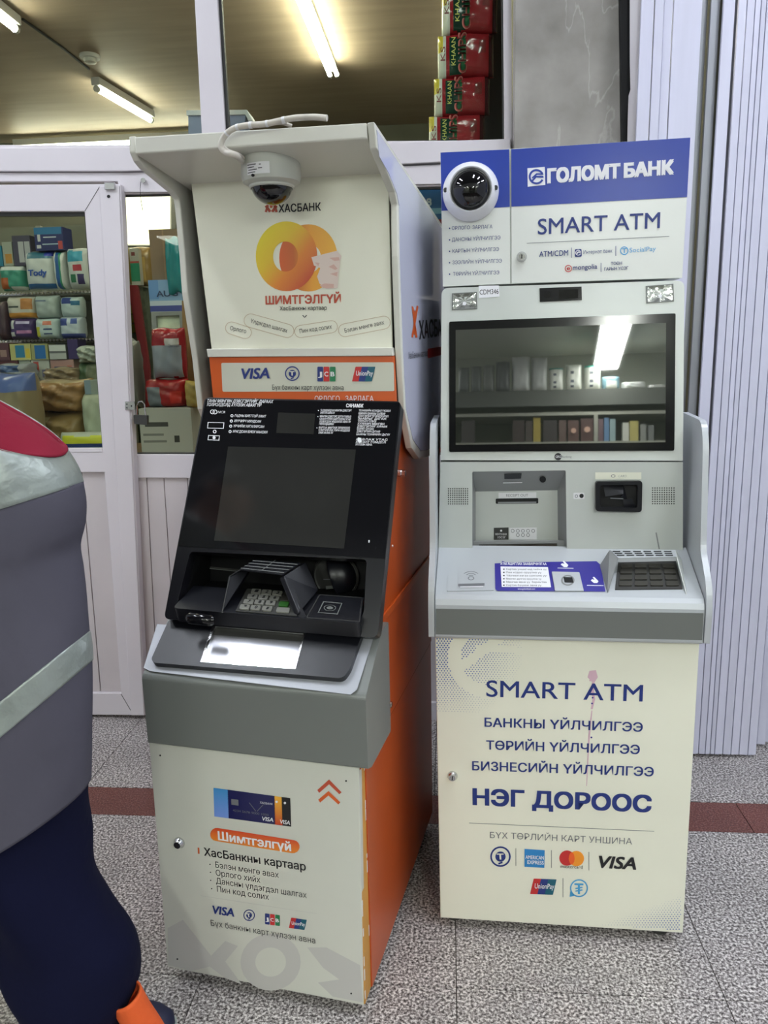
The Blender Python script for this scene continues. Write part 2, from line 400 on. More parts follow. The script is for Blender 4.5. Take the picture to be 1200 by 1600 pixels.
# floor: tiles on a bed of grout
bx = MB().box(-4.2, 3.2, -3.6, 5.9, -.06, -.004)
floor = single('floor', bx, M['grout'], kind='structure')
_tm = {}
def tile(x0, x1, y0, y1, m, name='tile'):
    k = (round(x1-x0, 4), round(y1-y0, 4), m.name)
    if k not in _tm:
        w, d = (x1-x0)/2-.0012, (y1-y0)/2-.0012
        _tm[k] = MB().box(-w, w, -d, d, -.018, 0).mesh('tile', m)
    o = bpy.data.objects.new(name, _tm[k]); COL.objects.link(o); o.parent = floor
    o.location = Vector(((x0+x1)/2, (y0+y1)/2, 0)) - floor.location
TW = .609
rows = [(1.547, 2.188, .015), (.93, 1.547, .015), (.31, .93, .015), (-.31, .31, .015), (2.348, 2.968, -1.267+TW*2)]
for y0, y1, xo in rows:
    for k in range(-6, 6):
        x0 = xo+k*TW
        if -4.2 < x0 < 2.6 and (y0 > .2 or -2 < x0 < 1.5): tile(x0, x0+TW, y0, y1, M['granite'])
for k in range(-4, 3): tile(.015+k*TW*1.5, .015+(k+1)*TW*1.5, 2.188, 2.348, M['band'], 'border_tile')
# ceilings and walls
single('ceiling', MB().box(-4.2, 1.0, 2.93, 5.9, 3.0, 3.06), M['ceil'], kind='structure')
single('ceiling', MB().box(-4.2, 3.2, -1.2, 2.98, 3.7, 3.78), M['hallceil'], kind='structure')
single('ceiling', MB().box(-4.2, 3.2, -3.6, -1.2, 2.62, 3.78), M['oppceil'], kind='structure')
single('wall_upper', MB().box(-4.2, 3.2, 2.86, 2.93, 3.07, 3.7), M['pvc'], kind='structure')
single('wall_back', MB().box(-4.2, 1.0, 5.68, 5.75, -.004, 3.0), M['storewall'], kind='structure')
single('wall_left', MB().box(-4.2, -4.12, 2.95, 5.68, -.004, 3.0), M['storewall'], kind='structure')
single('wall_right', MB().box(.92, 1.0, 2.95, 5.68, -.004, 3.0), M['storewall'], kind='structure')
single('wall_front', MB().box(-4.2, 3.2, -3.6, -3.5, -.004, 2.62), M['storewall'], kind='structure')

def prof(pl, name, outer, m, t0, t1, holes=(), kind='structure', bevel=.002, parent=None, th=None):
    mb = MB().slab(pl, pl.px(outer), t0, t1, [pl.px(h) for h in holes])
    if th: return th.add(name, mb, m, parent, bevel=bevel)
    return single(name, mb, m, kind=kind, bevel=bevel)
def opening(name, kind='structure', pt=(-1.2, 2.89, 0)):
    return Thing(name, None, None, base_frame(*pt), kind=kind)
def wpl(t, y): return Pl(t.fr, Vector((0, y, 0))-t.fr.o, (0, -1, 0))
# upper glazing over the beam
win = opening('window_1', pt=(-.8, 2.89, 2.2)); p = wpl(win, 2.89)
mull_l, mull_r = [(304, 0), (315, 207)], [(340, 0), (352, 205)]
def ext(a, b, v):  # extend the line a-b to row v
    t = (v-a[1])/(b[1]-a[1]); return (a[0]+(b[0]-a[0])*t, v)
prof(p, 'frame', [(-900, -190), (800, -190), (800, 252), (-900, 236)], M['pvc'], -.06, 0,
     [[(-860, -170), ext(*mull_l, -170), ext(*mull_l, 226), (-860, 228)], [ext(*mull_r, -170), (785, -170), (788, 219), ext(*mull_r, 222)]], th=win)
prof(p, 'gasket', [ext(*mull_r, -170), (785, -170), (788, 220), ext(*mull_r, 223)], M['gasket'], -.03, -.012,
     [[(346+(-170)*.06-1, -165), (782, -165), (786, 217), (358, 220)]], th=win, bevel=0)
prof(p, 'pane', [(-860, -170), ext(*mull_l, -170), ext(*mull_l, 224), (-860, 228)], M['glass'], -.036, -.03, th=win, bevel=0)
prof(p, 'pane', [ext(*mull_r, -170), (785, -170), (788, 220), ext(*mull_r, 220)], M['glass'], -.036, -.03, th=win, bevel=0)
# beams between glazing and door
prof(W2, 'trim_1', [(-900, 236), (200, 232), (610, 225), (797, 219), (799, 250), (687, 255), (629, 258), (200, 269), (-900, 270)], M['pvc'], -.06, .018, bevel=.004)
prof(W2, 'trim_2', [(-900, 271), (200, 270), (640, 259.5), (800, 252), (800, 286), (648, 289), (255, 301), (185, 301), (185, 284), (-900, 285)], M['pvc'], -.06, .006, bevel=.003)
# fixed lower window and its boarded panel
win = opening('window_2', pt=(-.5, 2.89, 0)); p = wpl(win, 2.89)
prof(p, 'frame', [(150, 300), (800, 283), (800, 1180), (205, 1117)], M['pvc'], -.06, -.004,
     [[(170, 304), (789, 288), (780, 712), (180, 710)], [(190, 747), (775, 750), (740, 1100), (215, 1085)]], th=win, bevel=.003)
prof(p, 'pane', [(165, 301), (789, 285), (780, 714), (175, 714)], M['glass'], -.036, -.03, th=win, bevel=0)
prof(p, 'gasket', [(168, 301), (789, 285), (780, 713), (178, 713)], M['gasket'], -.03, -.014, [[(176, 306), (785, 291), (776, 708), (188, 708)]], th=win, bevel=0)
u0 = [(195, 745), (216, 1087)]
seams = [((195, 745), (214, 1087)), ((227, 747), (245, 1087)), ((254, 747), (276, 1087)), ((291, 747), (308, 1087)), ((330, 747), (340, 1087)), ((600, 750), (600, 1100)), ((640, 750), (637, 1100)), ((780, 750), (760, 1100))]
for a, b in zip(seams, seams[1:]):
    prof(p, 'board', [(a[0][0]+.6, a[0][1]), (b[0][0]-.6, b[0][1]), (b[1][0]-.6, b[1][1]), (a[1][0]+.6, a[1][1])], M['pvc_low'], -.04, -.014, th=win, bevel=.0015)
# the door leaf
door = opening('door_1', pt=(-1.5, 2.86, 0)); p = wpl(door, 2.865)
prof(p, 'frame', [(-330, 291), (190, 288), (209, 703), (228, 1117), (-330, 1112)], M['pvc'], -.035, 0.006,
     [[(-250, 332), (133, 331), (161, 704), (-250, 704)], [(-250, 738), (164, 738), (190, 1082), (-250, 1080)]], th=door, bevel=.004)
prof(p, 'stile_rib', [(157, 292), (188, 291), (227, 1116), (206, 1116)], M['pvc'], 0.004, .012, th=door, bevel=.003)
prof(p, 'gasket', [(-252, 330), (133.5, 329), (161.5, 706), (-252, 706)], M['gasket'], -.02, -.006, [[(-248, 337), (130.5, 337), (159, 701), (-248, 701)]], th=door, bevel=0)
prof(p, 'pane', [(-252, 330), (134, 330), (162, 706), (-252, 706)], M['glass'], -.026, -.02, th=door, bevel=0)
prof(p, 'glazing_bead', [(-250, 700), (160.5, 700), (161.5, 706), (-250, 706)], M['pvc'], -.01, .008, th=door, bevel=.001)
ds = [((-250, 738), (-230, 1082)), ((-180, 738), (-160, 1082)), ((-100, 738), (-80, 1082)), ((-30, 738), (0, 1082)), ((45, 738), (78, 1082)), ((88, 738), (121, 1082)), ((126.3, 738), (156, 1082)), ((164.5, 738), (190.5, 1082))]
for a, b in zip(ds, ds[1:]):
    prof(p, 'board', [(a[0][0]+.7, a[0][1]), (b[0][0]-.7, b[0][1]), (b[1][0]-.7, b[1][1]), (a[1][0]+.7, a[1][1])], M['pvc_low'], -.025, -.008, th=door, bevel=.0015)
mt = lambda a, b, w=.8: MB().slab(p, p.px([(a[0]-w, a[1]), (a[0]+w, a[1]), (b[0]+w, b[1]), (b[0]-w, b[1])]), .006, .0064)
for a, b in (((134, 330), (157, 292)), ((190, 1083), (207, 1112))): door.add('mitre_joint', MB().slab(p, p.px([(a[0]-.5, a[1]), (b[0]-.5, b[1]), (b[0]+.5, b[1]), (a[0]+.5, a[1])]), .0058, .0068), M['gasket'])
# closer bracket, keeper plate, screw hole, hook
shape(door, 'bracket', p, rect(167, 287, 183, 298), M['chrome'], thick=.012, off=.022, bevel=.002)
shape(door, 'bracket_screw', p, [(q.x, q.y) for q in circ((172, 308), 2.6, k=10)], M['dark'], off=.0135, thick=.002)
shape(door, 'keeper_plate', p, rect(198, 627, 213, 640), M['chrome'], thick=.004, off=.016, bevel=.001)
for q in ((201, 631), (201, 637), (208, 634)): shape(door, 'keeper_screw', p, [(w.x, w.y) for w in circ(q, 1.2, k=8)], M['dark'], off=.0166)
# padlock hanging from the keeper
pk = W2.P(219, 636, .03)
pad = Thing('padlock', 'small dark padlock with steel shackle hanging beside the white door stile', 'padlock', base_frame(*W2.P(219, 662, .03)))
pp = Pl(pad.fr, Vector((0, 2.86, 0))-pad.fr.o, (0, -1, 0))
pad.add('shackle', MB().tube([pp.P(214, 650), pp.P(214, 634), pp.P(217, 628), pp.P(222, 627), pp.P(226, 632), pp.P(228, 652)], .003, 8), M['chrome'], smooth=40)
pad.add('lock_body', MB().slab(pp, rnd(pp.px([(210, 648), (231, 649), (231, 664), (211, 662)]), .004), -.01, .01), M['gasket'], bevel=.002)
hk = Thing('hook', 'tiny metal hook with a hanging wire on the beam over the window', 'hook', base_frame(*W2.P(224, 282, .02)))
pp = Pl(hk.fr, Vector((0, 2.875, 0))-hk.fr.o, (0, -1, 0))
hk.add('plate', MB().slab(pp, [pp.uv(224, 282)+Vector((.009*math.cos(a*.785), .009*math.sin(a*.785))) for a in range(8)], -.004, .004), M['chrome'])
hk.add('wire', MB().tube([pp.P(220, 284, .004), pp.P(219, 295, .008), pp.P(220, 312, .006), pp.P(223, 329, .004)], .0011, 6), M['gasket'])
# caulk, marble pier, black gap, white vinyl edge
prof(W2, 'trim_3', [(798, -190), (807, -190), (807, 300), (801, 300)], M['caulk'], -.03, .004, bevel=.001)
prof(WP(2.80), 'wall_pier', [(805, -190), (968, -190), (985, 620), (960, 1190), (800, 1190)], M['marble'], -.15, 0, bevel=.003)
prof(WP(2.78), 'trim_4', [(966, -190), (986, -190), (988, 480), (975, 480)], M['dark'], -.15, 0, bevel=.002)
v = MB(); pl = WP(2.74); L = []
for (a, b, o) in ((-190, 984, 0), (0, 984, 0), (40, 984, 0), (100, 984, 0), (140, 985, 0), (150, 982, 0), (180, 981, 0), (225, 980, 0), (330, 979, 0), (480, 978, 0)):
    w = {-190: 24, 0: 21, 40: 22, 100: 27, 140: 24, 150: 23, 180: 22, 225: 20, 330: 20, 480: 20}[a]
    L.append([pl.P(b, a, 0), pl.P(b+w*.5, a, .012+.01*math.sin(a*.03)), pl.P(b+w, a, .02+.018*math.sin(a*.05+1)), pl.P(b+w, a, .016+.018*math.sin(a*.05+1)), pl.P(b+w*.5, a, .008+.01*math.sin(a*.03)), pl.P(b, a, -.004)])
v.rings(L)
single('vinyl_strip', v, M['pvc'], 'torn white vinyl strip curling off beside the marble pier', 'strip', smooth=50)
# accordion folding door
acc = Thing('folding_door', 'pale lavender vinyl accordion door folded at the right', 'folding door', base_frame(.9, 2.68, 0))
def slat(x0, x1, y, z0, z1, m=M['shutter'], t=.012, sk=0, yaw=0):
    mb = MB(); x0 += .0012; x1 -= .0012
    P_ = [(x0, y+yaw), (x1, y-yaw), (x1, y-yaw+t), (x0, y+yaw+t)]
    mb.rings([[Vector((a-sk*z/2.9, b, z))-acc.fr.o for a, b in P_] for z in (z0, z1)])
    return acc.add('slat', mb, m, bevel=.0012)
for a, b, yy in ((.594, .634, 2.655), (.634, .662, 2.65), (.662, .69, 2.655), (.69, .775, 2.65)): slat(a+.0, b, yy, .02, 2.93, yaw=.001)
slat(.775, .803, 2.69, .02, 2.93, M['shutter_grey'])
slat(.803, .832, 2.665, .02, 2.93, M['shutter_grey']); slat(.832, .868, 2.64, .02, 2.93, M['shutter'])
xs = [.876, .902, .925, .943, .958, .987, 1.015, 1.044, 1.074, 1.104]
for i, (a, b) in enumerate(zip(xs, xs[1:])): slat(a, b, 2.64, .012, 2.93, yaw=.0012*(1 if i % 2 else -1))
for i in range(5): slat(1.106+.03*i, 1.136+.03*i, 2.72+.02*(i > 1), .012, 2.93, yaw=.002)
acc.add('lead_post', MB().box(-.02, .3, .062, .085, .015, 2.93), M['shutter_grey'], bevel=.003)
acc.add('top_track', MB().box(-.33, 1.2, -.05, .08, 2.93, 2.985), M['shutter_grey'], bevel=.003)
slat(1.26, 1.42, 2.66, .02, 2.93); slat(1.42, 1.6, 2.66, .02, 2.93); slat(1.6, 1.8, 2.66, .02, 2.93)

# ================================================================== STORE INTERIOR
def tubelamp(name, a, b, m, label, w=.05, group=None, drop=.07, twin=False, cat='light'):
    a, b = Vector(a), Vector(b); c = (a+b)/2; t = Thing(name, label, cat, base_frame(*c), group)
    d = (b-a); L = d.length; d.normalize(); s = Vector((-d.y, d.x, 0))
    def bar(x0, x1, z0, z1, l=L): 
        mb = MB(); R = []
        for q in (-l/2, l/2): R.append([d*q+s*x0+Vector((0, 0, z0)), d*q+s*x1+Vector((0, 0, z0)), d*q+s*x1+Vector((0, 0, z1)), d*q+s*x0+Vector((0, 0, z1))])
        return mb.rings(R)
    t.add('batten', bar(-w/2, w/2, 0, drop-.03), M['fixture'], bevel=.003)
    for o in ((-w*.55, w*.55) if twin else (0,)):
        r = min(.014, w*.3)
        t.add('tube', MB().tube([d*q+s*o+Vector((0, 0, -.018)) for q in (-L/2+.02, L/2-.02)], r, 12), m, smooth=60)
        for q in (-L/2+.012, L/2-.012): t.add('socket', MB().tube([d*(q-.01)+s*o+Vector((0, 0, -.018)), d*(q+.01)+s*o+Vector((0, 0, -.018))], r*1.25, 10), M['fixture'])
    return t
tubelamp('tube_light', (-1.93, 4.5, 2.955), (-1.85, 5.12, 2.955), M['shoptube'], 'short glowing ceiling tube behind the door glass, left of the mullion', group=None, w=.05)
tubelamp('tube_light', (-1.93, 2.98, 2.955), (-1.94, 3.72, 2.955), M['shoptube'], 'glowing ceiling tube cut off at the top left corner', w=.05)
tubelamp('tube_light', (-.60, 3.1, 2.955), (-.60, 4.5, 2.955), M['shoptube'], 'long twin ceiling tube behind the glass right of the mullion', w=.035, twin=True)
tubelamp('tube_light', (-3.0, 5.55, 2.94), (-1.5, 5.55, 2.94), M['shoptube'], 'horizontal tube light along the far store wall above the beam', w=.05)
for x_, y_, n_ in ((-3.3, 3.6, 'far left'), (.3, 3.6, 'right')):
    tubelamp('tube_light', (x_, y_, 2.955), (x_, y_+1.2, 2.955), M['shoptube'], 'added unseen fill tube on the store ceiling, %s, outside the glass in view' % n_)  # tubes added out of view to light the store interior
def ceil_pt(u, v, z): d = ray(u, v); return EYE + d*((z-EYE.z)/d.z)
c = ceil_pt(140, 86, 3.0)
sd = Thing('smoke_detector', 'round white smoke detector on the store ceiling', 'detector', base_frame(c.x, c.y, 3.0))
sd.add('base', MB().lathe((0, 0, 0), (0, 0, -1), [(.05, 0), (.052, .01), (.048, .018), (0, .018)], 20), M['fixture'], smooth=40)
sd.add('sensor', MB().lathe((0, 0, -.018), (0, 0, -1), [(.034, 0), (.03, .018), (.015, .022), (0, .022)], 16), M['cambody'], smooth=40)
a, b = ceil_pt(35, 30, 2.995), ceil_pt(139, 108, 2.995)
single('ceiling_cable', MB().tube([a, (a+b)/2+Vector((.01, 0, 0)), b], .006, 6), M['gasket'], 'thin dark cable running between ceiling tubes', 'cable')

# window counter
ZC = WP(3.6).P(250, 707).z
ct = Thing('display_counter', 'long wooden counter behind the shop window', 'counter', base_frame(-1.2, 3.5, 0))
M['countertop'] = mat('counter_laminate', (132, 104, 70), .5, var=.1)
ct.add('worktop', MB().box(-2.3, 2.05, -.45, .55, ZC-.03, ZC), M['countertop'], bevel=.003)
ct.add('front_panel', MB().box(-2.28, 2.03, -.42, -.40, 0, ZC-.03), M['countertop'])
ct.add('side_panel', MB().box(-2.28, -2.26, -.40, .5, 0, ZC-.03), M['countertop']); ct.add('side_panel', MB().box(2.01, 2.03, -.40, .5, 0, ZC-.03), M['countertop'])

def colm(c, rough=.45, **k):
    key = 'print_%02x%02x%02x_%d' % (*c, int(rough*100))
    return MATS.get(key) or mat(key, c, rough, **k)
def pack(name, label, cat, r, Y, d, base, bands=(), soft=True, group=None, e=5, txt=None, rest=None, pinch=0, noise=.03, rough=.35, seed=1, wrap=None, tilt=0):
    """one packet: r = its outline in the photograph, Y = distance of its front; bands = printed areas (x0, y0, x1, y1 as shares, colour)"""
    u0, v0, u1, v1 = r; pl = WP(Y); A, B = pl.P(u0, v1), pl.P(u1, v0); C_ = (pl.P((u0+u1)/2, (v0+v1)/2))
    w = (pl.P(u1, (v0+v1)/2)-pl.P(u0, (v0+v1)/2)).length; z1 = pl.P((u0+u1)/2, v0).z; z0 = rest if rest is not None else pl.P((u0+u1)/2, v1).z
    h = z1-z0; c = Vector((C_.x, Y+d/2, (z0+z1)/2)); o = Vector((c.x, c.y, z0))
    mats = [colm(base, rough)]; fm = []
    mb = MB()
    if soft: mb.pillow(c-o, w, h, d, 20, e=e, noise=noise, seed=seed, pinch=pinch, tilt=tilt)
    else:
        n = 20; 
        for side in (1, -1):
            n0 = len(mb.v)
            for i in range(n+1):
                for j in range(n+1): mb.v.append(c-o+Vector((w*(i/n-.5), -side*d/2, h*(j/n-.5))))
            for i in range(n):
                for j in range(n): q = [n0+i*(n+1)+j, n0+(i+1)*(n+1)+j, n0+(i+1)*(n+1)+j+1, n0+i*(n+1)+j+1]; mb.f.append(q if side > 0 else q[::-1])
        x0, x1, y0, y1, a0, a1 = -w/2, w/2, -d/2, d/2, 0, h
        for q in (((x0, y0, a0), (x0, y1, a0), (x0, y1, a1), (x0, y0, a1)), ((x1, y0, a0), (x1, y0, a1), (x1, y1, a1), (x1, y1, a0)), ((x0, y0, a1), (x0, y1, a1), (x1, y1, a1), (x1, y0, a1)), ((x0, y0, a0), (x1, y0, a0), (x1, y1, a0), (x0, y1, a0))): mb.face(q)
    me = mb.mesh(name, mats[0], merge=soft)
    for i, b in enumerate(bands): me.materials.append(colm(b[4], rough))
    for p in me.polygons:
        fx, fz = (p.center.x+w/2)/w, 1-p.center.z/h
        if p.center.y < 0.0:
            for i, b in enumerate(bands):
                if b[0] <= fx <= b[2] and b[1] <= fz <= b[3]: p.material_index = i+1
    ob = bpy.data.objects.new(name, me); COL.objects.link(ob); ob.location = o; tag(ob, label, cat, group)
    if not soft: finish(ob, 0)
    if txt:
        fr = Frame(o.x, o.y, 0, o.z); tp = Pl(fr, (0, -d/2-.004, 0), (0, -1, 0)); t_, A_, B_, h_, cc = txt[:5]
        k = txt[5] if len(txt) > 5 else {}
        mb2 = MB(); mb2.keepn = True; T_mb(mb2, tp, t_, A_, B_, h_, off=0, **k)
        x = bpy.data.objects.new('lettering', mb2.mesh('lettering', colm(cc))); COL.objects.link(x); x.parent = ob
    return ob
# shelf unit seen through the door glass
SY = 4.25
zb = [WP(SY).P(70, v).z for v in (457, 531, 592)]
xl, xr = WP(SY).P(-120, 460).x, WP(SY-.2).P(124, 460).x
sh = Thing('store_shelf', 'white metal store shelf rack with beaded edge rails behind the door glass', 'shelf', base_frame((xl+xr)/2, SY+.2, 0))
M['rack'] = mat('rack_metal', (150, 150, 138), .4, metal=.2)
W_s = (xr-xl)/2
for z in zb:
    b_ = sh.add('board', MB().box(-W_s, W_s, -.2, .2, z-.02, z), M['rack'], bevel=.002)
    sh.add('edge_rail', MB().tube([(-W_s, -.21, z-.008), (W_s, -.21, z-.008)], .006, 6), M['chrome'], b_)
    mb = MB()
    for i in range(46): mb.lathe((-W_s+.03+i*(2*W_s-.06)/45, -.215, z-.004), (0, -1, 0), [(.007, 0), (.006, .005), (0, .006)], 6)
    sh.add('rail_beads', mb, M['pvc'], b_)
M['pegboard'] = mat('peg_panel', (118, 120, 104), .6, var=.06, vscale=10)
sh.add('back_panel', MB().box(-W_s, W_s, .2, .22, .1, 2.25), M['pegboard'])
for x in (-W_s, 0, W_s-.03): sh.add('upright', MB().box(x, x+.03, .17, .2, 0, 2.25), M['rack'])
for x in (-W_s, W_s-.03): sh.add('foot', MB().box(x, x+.03, -.22, .2, 0, .06), M['rack'])
Wt, Bl, Te, Pu = (196, 202, 196), (40, 82, 150), (30, 120, 110), (62, 44, 92)
P_ = pack
F1 = SY-.19
P_('diaper_pack', 'teal pack with an orange bear print at the left end of the top shelf', 'pack', (-4, 414, 34, 457), F1, .12, (58, 140, 116), [(0, 0, 1, .2, Wt), (.05, .5, .4, .95, (170, 92, 40)), (.5, .85, 1, 1, Wt)], rest=zb[0])
P_('diaper_pack', 'white diaper pack lettered Tody standing on the top shelf', 'pack', (36, 391, 82, 457), F1, .12, Wt, [(.15, .03, .95, .22, (52, 104, 120)), (.7, .0, .98, .16, (44, 60, 150)), (.05, .86, .98, .97, (40, 96, 150))], rest=zb[0], txt=('Tody', (45, 431), (73, 430), 9, (40, 80, 160), dict(bold=.04, shear=.1)))
P_('diaper_pack', 'narrow green and blue edged pack right beside the Tody pack', 'pack', (82, 391, 100, 457), F1, .12, Wt, [(.25, 0, .6, 1, (30, 86, 142)), (.6, 0, .75, 1, (44, 132, 96))], rest=zb[0], seed=3)
P_('diaper_pack', 'white pack printed with a blue cartoon bubble and red figures', 'pack', (102, 386, 137, 456), F1, .12, (188, 194, 188), [(.1, .08, .8, .38, (54, 146, 168)), (.35, .45, .75, .6, (170, 52, 62)), (.2, .68, .4, .85, (44, 110, 76)), (.5, .68, .8, .88, (60, 52, 96))], rest=zb[0], seed=4)
zt = WP(F1).P(75, 391).z
P_('nappy_box', 'navy and blue carton lying on top of the Tody pack', 'box', (54, 355, 99, 391), F1+.01, .1, (38, 44, 92), [(.0, 0, .95, .3, (44, 110, 150)), (.12, .3, .22, .6, (200, 200, 196)), (.3, .38, .75, .46, (190, 196, 200)), (.25, .68, .78, .76, (170, 190, 200)), (.82, .6, .95, .95, (180, 70, 64)), (.05, .75, .18, .9, (190, 190, 190))], soft=False, rest=zt)
zt = WP(F1).P(20, 414).z
P_('nappy_box', 'dark grey carton with two pale stripes on the top shelf packs', 'box', (20, 368, 48, 407), F1+.03, .1, (66, 62, 76), [(.3, .18, .58, .88, (170, 172, 170)), (.66, .18, .95, .88, (170, 172, 170))], soft=False, rest=zt)
P_('nappy_box', 'small orange and white carton left of the dark striped carton', 'box', (4, 378, 19, 406), F1+.03, .1, (150, 156, 140), [(.2, .5, .9, .9, (176, 128, 52))], soft=False, rest=zt)
P_('nappy_box', 'blue-green carton at the left edge of the door glass', 'box', (-12, 384, 3, 406), F1+.03, .1, (34, 116, 140), soft=False, rest=zt)
zm = WP(F1).P(70, 497).z
P_('diaper_pack', 'purple pack with white heart print on the middle shelf', 'pack', (11, 497, 51, 530), F1, .12, Pu, [(.15, .1, .3, .5, Wt), (.35, .15, .85, .28, (180, 170, 200)), (.35, .6, .9, .72, (176, 120, 160)), (.12, .65, .28, .85, Wt)], rest=zb[1])
P_('diaper_pack', 'pale pack with a yellow square on the middle shelf', 'pack', (52, 497, 88, 530), F1, .12, (178, 194, 192), [(.05, .4, .25, .9, (190, 190, 60)), (.4, .15, .8, .35, (196, 116, 90)), (.4, .5, .8, .6, (50, 70, 110)), (.4, .7, .8, .8, (50, 70, 110))], rest=zb[1], seed=6)
P_('diaper_pack', 'white and blue pack at the right end of the middle shelf', 'pack', (90, 494, 125, 530), F1, .12, (178, 190, 196), [(.05, .1, .45, .4, (48, 66, 130)), (.55, .1, .85, .35, (60, 84, 150)), (.0, .8, 1, 1, (70, 84, 150))], rest=zb[1], seed=7)
P_('diaper_pack', 'dark maroon pack cut by the left edge on the middle shelf', 'pack', (-8, 470, 9, 530), F1, .12, (70, 52, 58), rest=zb[1], seed=8)
P_('diaper_pack', 'white pack with orange wave stacked on the purple pack', 'pack', (7, 463, 50, 496), F1+.01, .11, (186, 184, 170), [(.1, .4, .5, .52, (60, 70, 60)), (.6, .1, .95, .6, (176, 120, 62)), (0, .75, 1, .95, (206, 146, 60))], rest=zm, seed=9)
P_('diaper_pack', 'plain misty grey pack stacked mid shelf', 'pack', (51, 461, 87, 496), F1+.01, .11, (160, 172, 166), [(.1, .2, .6, .3, (96, 110, 130))], rest=zm, seed=10)
P_('diaper_pack', 'white pack with dark blue top stacked at the shelf end', 'pack', (91, 463, 124, 493), F1+.01, .11, (172, 188, 186), [(.15, .05, .6, .35, (38, 58, 120)), (.6, .2, .95, .45, (38, 100, 130))], rest=zm, seed=11)
zm = WP(F1).P(60, 562).z
P_('food_box', 'maroon packet at the left of the lowest visible shelf', 'box', (-6, 536, 14, 562), F1, .1, (84, 48, 52), [(.3, .4, .8, .8, (150, 120, 110))], soft=False, rest=zm)
P_('food_box', 'yellow box with a blue star shape on the lower shelf', 'box', (16, 537, 48, 562), F1, .1, (178, 176, 110), [(.25, .1, .7, .85, (38, 116, 150)), (.75, .3, .95, .9, (200, 176, 50))], soft=False, rest=zm)
P_('food_box', 'blue centred box next to the yellow star box', 'box', (49, 537, 75, 562), F1, .1, (150, 150, 96), [(.2, .1, .85, .95, (26, 96, 156))], soft=False, rest=zm)
P_('food_box', 'white striped grey box on the lower shelf', 'box', (77, 538, 103, 562), F1, .1, (96, 98, 96), [(0, .05, 1, .45, (196, 198, 192)), (0, .6, 1, 1, (170, 172, 166))], soft=False, rest=zm)
P_('food_box', 'dark red box on the bottom row at the left', 'box', (-6, 562, 29, 592), F1+.01, .09, (96, 40, 38), soft=False, rest=zb[2])
P_('food_box', 'small white box on the bottom row', 'box', (31, 562, 48, 592), F1+.01, .09, (170, 176, 160), soft=False, rest=zb[2])
P_('food_box', 'white and red box on the bottom row', 'box', (50, 562, 78, 592), F1+.01, .09, (184, 186, 176), [(.1, .1, .4, .6, (178, 70, 56)), (.55, .5, .85, .9, (120, 120, 150))], soft=False, rest=zb[2])
P_('food_box', 'pink box with a dark blue dot on the bottom row', 'box', (80, 562, 116, 592), F1+.01, .09, (174, 134, 124), [(.15, .35, .4, .75, (28, 50, 90)), (.7, .3, .9, .8, (190, 110, 90))], soft=False, rest=zb[2])
# red framed cabinet between the two panes
RY = 4.80
rc = Thing('red_cabinet', 'red framed glass cabinet behind the door stile', 'cabinet', base_frame(*WP(RY).P(178, 500).xy, 0)); p = Pl(rc.fr, Vector((0, RY, 0))-rc.fr.o, (0, -1, 0))
M['redframe'] = mat('red_frame_paint', (140, 44, 52), .4)
zt0 = p.P(178, 444).z
prof(p, 'door_frame', [(127, 452), (214, 444), (233, 575), (250, 1000), (150, 1000), (143, 580)], M['redframe'], -.03, 0, [[(137, 462), (201, 455), (221, 571), (236, 990), (164, 990), (152, 578)]], th=rc, bevel=.002)
prof(p, 'pane', [(131, 452), (208, 448), (228, 575), (243, 995), (156, 995), (147, 580)], M['glass'], -.02, -.016, th=rc, bevel=0)
prof(p, 'cabinet_body', [(128, 453), (213, 446), (232, 575), (248, 1000), (150, 1000), (144, 580)], mat('cabinet_inside', (92, 100, 84), .7, var=.25, vscale=30), -.34, -.1, th=rc, bevel=0)
zt0 = WP(RY+.03).P(215, 446).z
for i, (a, b, c_) in enumerate((((198, 476, 213, 490), (206, 186, 70), 'upper'), ((199, 491, 214, 505), (186, 166, 60), 'middle'), ((200, 506, 215, 520), (150, 140, 52), 'lower'))):
    P_('sweet_packet', 'shiny gold packet, %s of three behind the cabinet glass' % c_, 'packet', a, RY+.035, .05, b, rough=.2, seed=20+i, rest=None)
# stack of things on the cabinet
P_('wrapped_bundle', 'tall bundle wrapped in gold brown film under the light box', 'bundle', (197, 384, 234, 446), RY+.06, .12, (150, 122, 72), [(.65, .3, .8, .9, (190, 160, 96)), (.0, .0, .15, 1, (160, 140, 70))], rough=.25, seed=30, rest=zt0)
P_('tea_box', 'green and white box with flowers in front of the gold bundle', 'box', (204, 388, 218, 450), RY-.0, .05, (186, 186, 176), [(0, .42, 1, .9, (50, 140, 108)), (0, .36, 1, .42, (190, 90, 80)), (.2, .1, .6, .2, (120, 60, 60))], soft=False, rest=zt0)
lb = Thing('light_box', 'glowing white light box on the far store wall', 'light box', base_frame(*WP(5.58).P(230, 382))); p = Pl(lb.fr, Vector((0, 5.58, 0))-lb.fr.o, (0, -1, 0))
M['lightbox'] = mat('light_box_face', (255, 250, 224), .6, emit=2.2)
shape(lb, 'housing', p, rect(150, 296, 267, 384), M['fixture'], thick=.1, off=-.01)
shape(lb, 'face', p, rect(152, 300, 265, 382), M['lightbox'], thick=.008, off=0)
